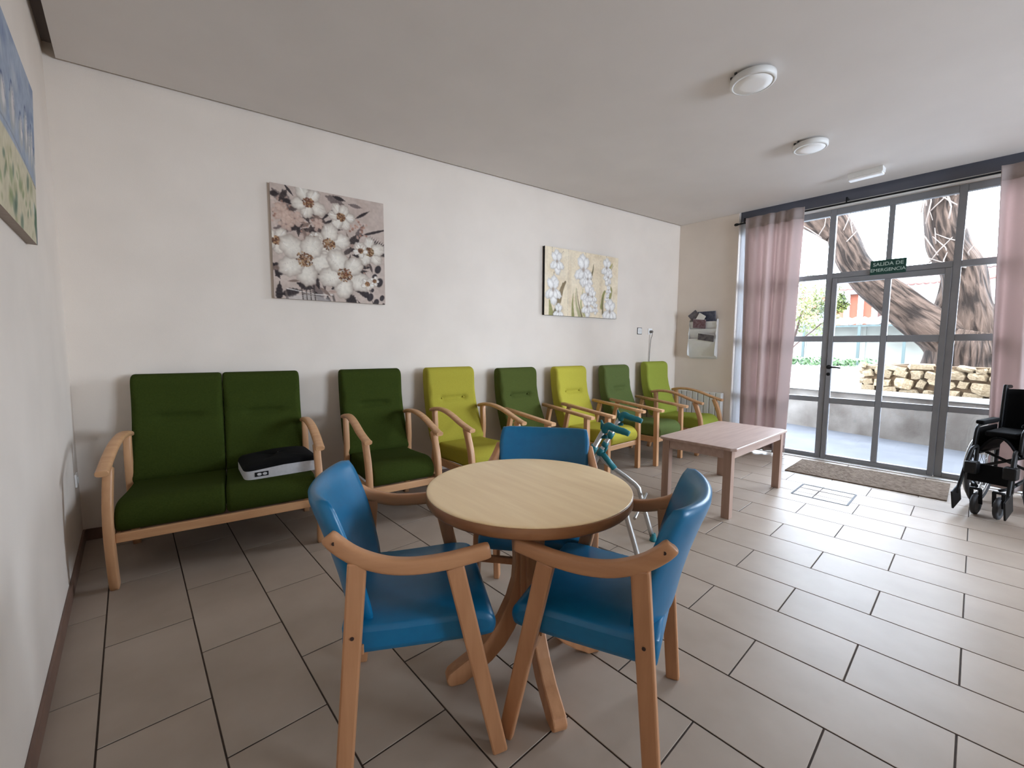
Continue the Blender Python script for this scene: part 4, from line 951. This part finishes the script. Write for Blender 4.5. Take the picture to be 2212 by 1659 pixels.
# big tree
tr = thing('plane_tree', 'big forked tree with rough brown bark beyond the terrace', 'tree', (9.1, .15, .6))
def limb(P, r, name, n=18, knot=.05, seed=1):
    rg = random.Random(seed); Q = smooth_path([Vector(p) - Vector((9.1, .15, .6)) for p in P], 8)
    rr = np.interp(np.linspace(0, len(P) - 1, len(Q)), range(len(P)), r); mb = MB().tube(Q, list(rr), n)
    ph = [rg.uniform(0, 6) for _ in range(6)]
    out = []
    for i, p in enumerate(mb.v):
        j = i // n; k = i % n
        if j >= len(Q): out.append(p); continue
        c = Q[j]; d = Vector(p) - c; th = 2 * math.pi * k / n
        m = 1 + knot * (math.sin(3 * th + ph[0] + j * .11) + .7 * math.sin(5 * th + ph[1] - j * .17) + .6 * math.sin(j * .5 + ph[2] + th))
        out.append(tuple(c + d * m))
    mb.v = out
    me = bpy.data.meshes.new(name); me.from_pydata(mb.v, [], mb.f); me.materials.append(MT['bark']); me.polygons.foreach_set('use_smooth', mb.s)
    ln = [0.0]
    for k in range(1, len(Q)): ln.append(ln[-1] + (Q[k] - Q[k - 1]).length)
    ul = me.uv_layers.new(name='bark')
    for pl in me.polygons:
        ks = [me.loops[li].vertex_index % n for li in pl.loop_indices]; wrap = len(ks) == 4 and max(ks) == n - 1 and min(ks) == 0
        for li in pl.loop_indices:
            vi = me.loops[li].vertex_index; k = vi % n; k = n if (wrap and k == 0) else k
            ul.data[li].uv = (k / n * (rr[0] / .3), ln[min(vi // n, len(ln) - 1)])
    return obj(name, me, tr)
limb([(9.15, .12, .45), (9.12, .13, .75), (9.1, .17, 1.05), (9.1, .16, 1.35), (9.1, .12, 1.55)], [.60, .50, .43, .40, .33], 'trunk', 26, .05, 2)
limb([(9.1, .10, 1.2), (9.12, .09, 1.5), (9.15, .14, 1.95), (9.18, .24, 2.45), (9.15, .42, 2.88), (9.1, .50, 3.3), (9.05, .47, 3.6), (9.0, .40, 3.95)], [.33, .29, .25, .24, .23, .2, .22, .18], 'branch', 18, .06, 5)
limb([(9.05, .22, 1.25), (9.02, .42, 1.52), (9.0, .78, 1.86), (9.0, 1.16, 2.27), (9.0, 1.42, 2.58), (9.02, 1.6, 3.0), (9.04, 1.80, 3.5), (9.06, 1.96, 3.9)], [.32, .29, .26, .235, .215, .21, .19, .17], 'branch', 18, .05, 8)
limb([(9.04, 1.8, 3.2), (9.04, 2.0, 3.42), (9.02, 2.18, 3.62), (9.0, 2.26, 3.85)], [.12, .18, .19, .12], 'branch', 14, .06, 9)
limb([(9.3, .55, 1.5), (9.6, .42, 2.0), (9.8, .40, 2.6)], [.12, .10, .07], 'branch', 10, .05, 12)
rg = random.Random(31); tw = MB()
for base, cnt in (((8.98, 2.15, 3.6), 14), ((8.85, 1.72, 3.3), 12), ((8.85, .5, 3.4), 12), ((8.95, .35, 2.6), 10)):
    for k in range(cnt):
        p0 = Vector(base) - Vector((9.1, .15, .6)) + Vector((rg.uniform(-.1, .05), rg.uniform(-.25, .25), rg.uniform(-.3, .3)))
        d = Vector((rg.uniform(-.2, .1), rg.uniform(-.5, .5), rg.uniform(.1, .6))); tw.tube([p0, p0 + d * .5 + Vector((0, rg.uniform(-.05, .05), 0)), p0 + d], [.011, .008, .004], 5)
tw.build('twigs', MT['twig'], tr)['kind'] = 'stuff'
# shrub
sh = thing('shrub', 'yellow green leafy shrub beside the left curtain, outdoors', 'shrub', (11.0, 2.75, .6))
MB().tube(smooth_path([(.1, .15, 0), (.05, .1, .5), (0, .0, 1.0), (-.02, -.1, 1.5)], 4), [.03] * 6 + [.025] * 4 + [.02] * 3, 8).build('stem', MT['plug'], sh)
MB().tube(smooth_path([(.1, .15, .1), (0, .1, .6), (0, -.3, 1.05), (0, -.55, 1.3)], 4), .014, 6).build('stem', MT['plug'], sh)
lf = MB(); rg = random.Random(17)
for k in range(2600):
    c = rg.choice([(0, -.25, 1.85, .5), (0, .1, 1.5, .5), (0, -.5, 1.75, .35), (0, .35, 1.2, .45), (0, -.35, 1.35, .4), (0, -.72, 1.62, .2)])
    while True:
        q = Vector((rg.uniform(-1, 1), rg.uniform(-1, 1), rg.uniform(-1, 1)))
        if q.length < 1: break
    p = Vector(c[:3]) + q * c[3]; u = Vector((rg.gauss(0, 1), rg.gauss(0, 1), rg.gauss(0, 1))).normalized(); w = u.orthogonal().normalized(); l = rg.uniform(.03, .06)
    lf.add([p - u * l, p + w * l * .45, p + u * l, p - w * l * .45], [(0, 1, 2, 3)])
o = lf.build('foliage', MT['leaf'], sh); o['kind'] = 'stuff'
# hedge, boundary wall, shelter
hg = MB(); rg = random.Random(8)
for k in range(1600):
    y = rg.uniform(2.6, 12); p = Vector((21.0 + rg.uniform(-.3, .3), y, .6 + rg.uniform(0, .34) * (1 if y > 4 else .8)))
    u = Vector((rg.gauss(0, 1), rg.gauss(0, 1), abs(rg.gauss(0, 1)))).normalized(); w = u.orthogonal().normalized(); l = rg.uniform(.06, .13)
    hg.add([p - u * l, p + w * l * .5, p + u * l, p - w * l * .5], [(0, 1, 2, 3)])
o = hg.build('low_hedge', MT['hedge']); tag(o, 'low green hedge at the far edge of the bright plaza', 'hedge', kind='stuff')
bw = thing('boundary_wall', 'long cream boundary wall under the corrugated shelter', 'wall', (24, 0, .6))
MB().bx(0, .2, -12, 20, 0, 1.75).build('wall_body', MT['farwall'], bw)
for y in (1.2, 3.4, 5.6, 7.8): MB().bx(-.03, 0, y - .06, y + .06, 0, 1.75).build('pilaster', MT['farwall'], bw)
sl = thing('shelter', 'corrugated sheet shelter on green posts in front of the boundary wall', 'shelter', (22, 0, .6))
def roof(u, v):
    y = -6 + 11.5 * u; return (0 + 1.9 * v, y, 1.68 + .36 * v + .03 * math.sin(y * 2 * math.pi / .28))
o = MB().grid(roof, 340, 3).build('roof_sheet', MT['sheet'], sl); md = o.modifiers.new('sheet', 'SOLIDIFY'); md.thickness = .02
for y in (-4, -1.2, 1.92, 3.3, 5.2): MB().bx(.03, .11, y - .045, y + .045, 0, 1.72).build('post', MT['greenpost'], sl)
MB().bx(.04, .10, -6, 5.5, 1.58, 1.65).build('beam', MT['greenpost'], sl)
# houses
def pitched(root, y0, y1, x0, x1, z0, z1, rows):
    def fn(u, v): y = y0 + (y1 - y0) * u; return (x0 + (x1 - x0) * v, y, z0 + (z1 - z0) * v + .07 * abs(math.sin(y * math.pi / .35)))
    o = MB().grid(fn, max(8, int(abs(y1 - y0) / .06)), rows).build('roof', MT['rooftile'], root); md = o.modifiers.new('tiles', 'SOLIDIFY'); md.thickness = .12
h1 = thing('house', 'terracotta house with white pillars behind the shelter', 'house', (40, 6.5, .6))
MB().bx(0, 6, -1.3, 3.5, 0, 4.7).build('wall', MT['orange'], h1)
for y in (-1.35, -.55, .25): MB().bx(-.5, -.2, y - .15, y + .15, 0, 4.7).build('pillar', MT['housewhite'], h1)
MB().bx(-.6, 6, -1.6, 3.6, 4.7, 5.05).build('cornice', MT['housewhite'], h1); pitched(h1, -1.8, 3.8, -.8, 3, 5.05, 6.0, 4)
MB().bx(-.06, 0, 1.2, 2.0, 2.9, 4.2).build('window', MT['bluepane'], h1)
h2 = thing('house', 'white house with stacked red tile roofs behind the tree', 'house', (40, 1.2, .6))
MB().bx(0, 7, -6, 2.9, 0, 5.1).build('wall', MT['housewhite'], h2); pitched(h2, -6, 3.1, -.5, 3, 5.1, 6.2, 4)
MB().bx(3, 8, -6, -.3, 5, 6.6).build('upper_wall', MT['housewhite'], h2); pitched(h2, -6, -.2, 2.6, 6, 6.5, 7.4, 4)
for y in (2.0, .6, -1.2): MB().bx(-.06, 0, y - .3, y + .3, 3.0, 4.2).build('window', MT['bluepane'], h2)
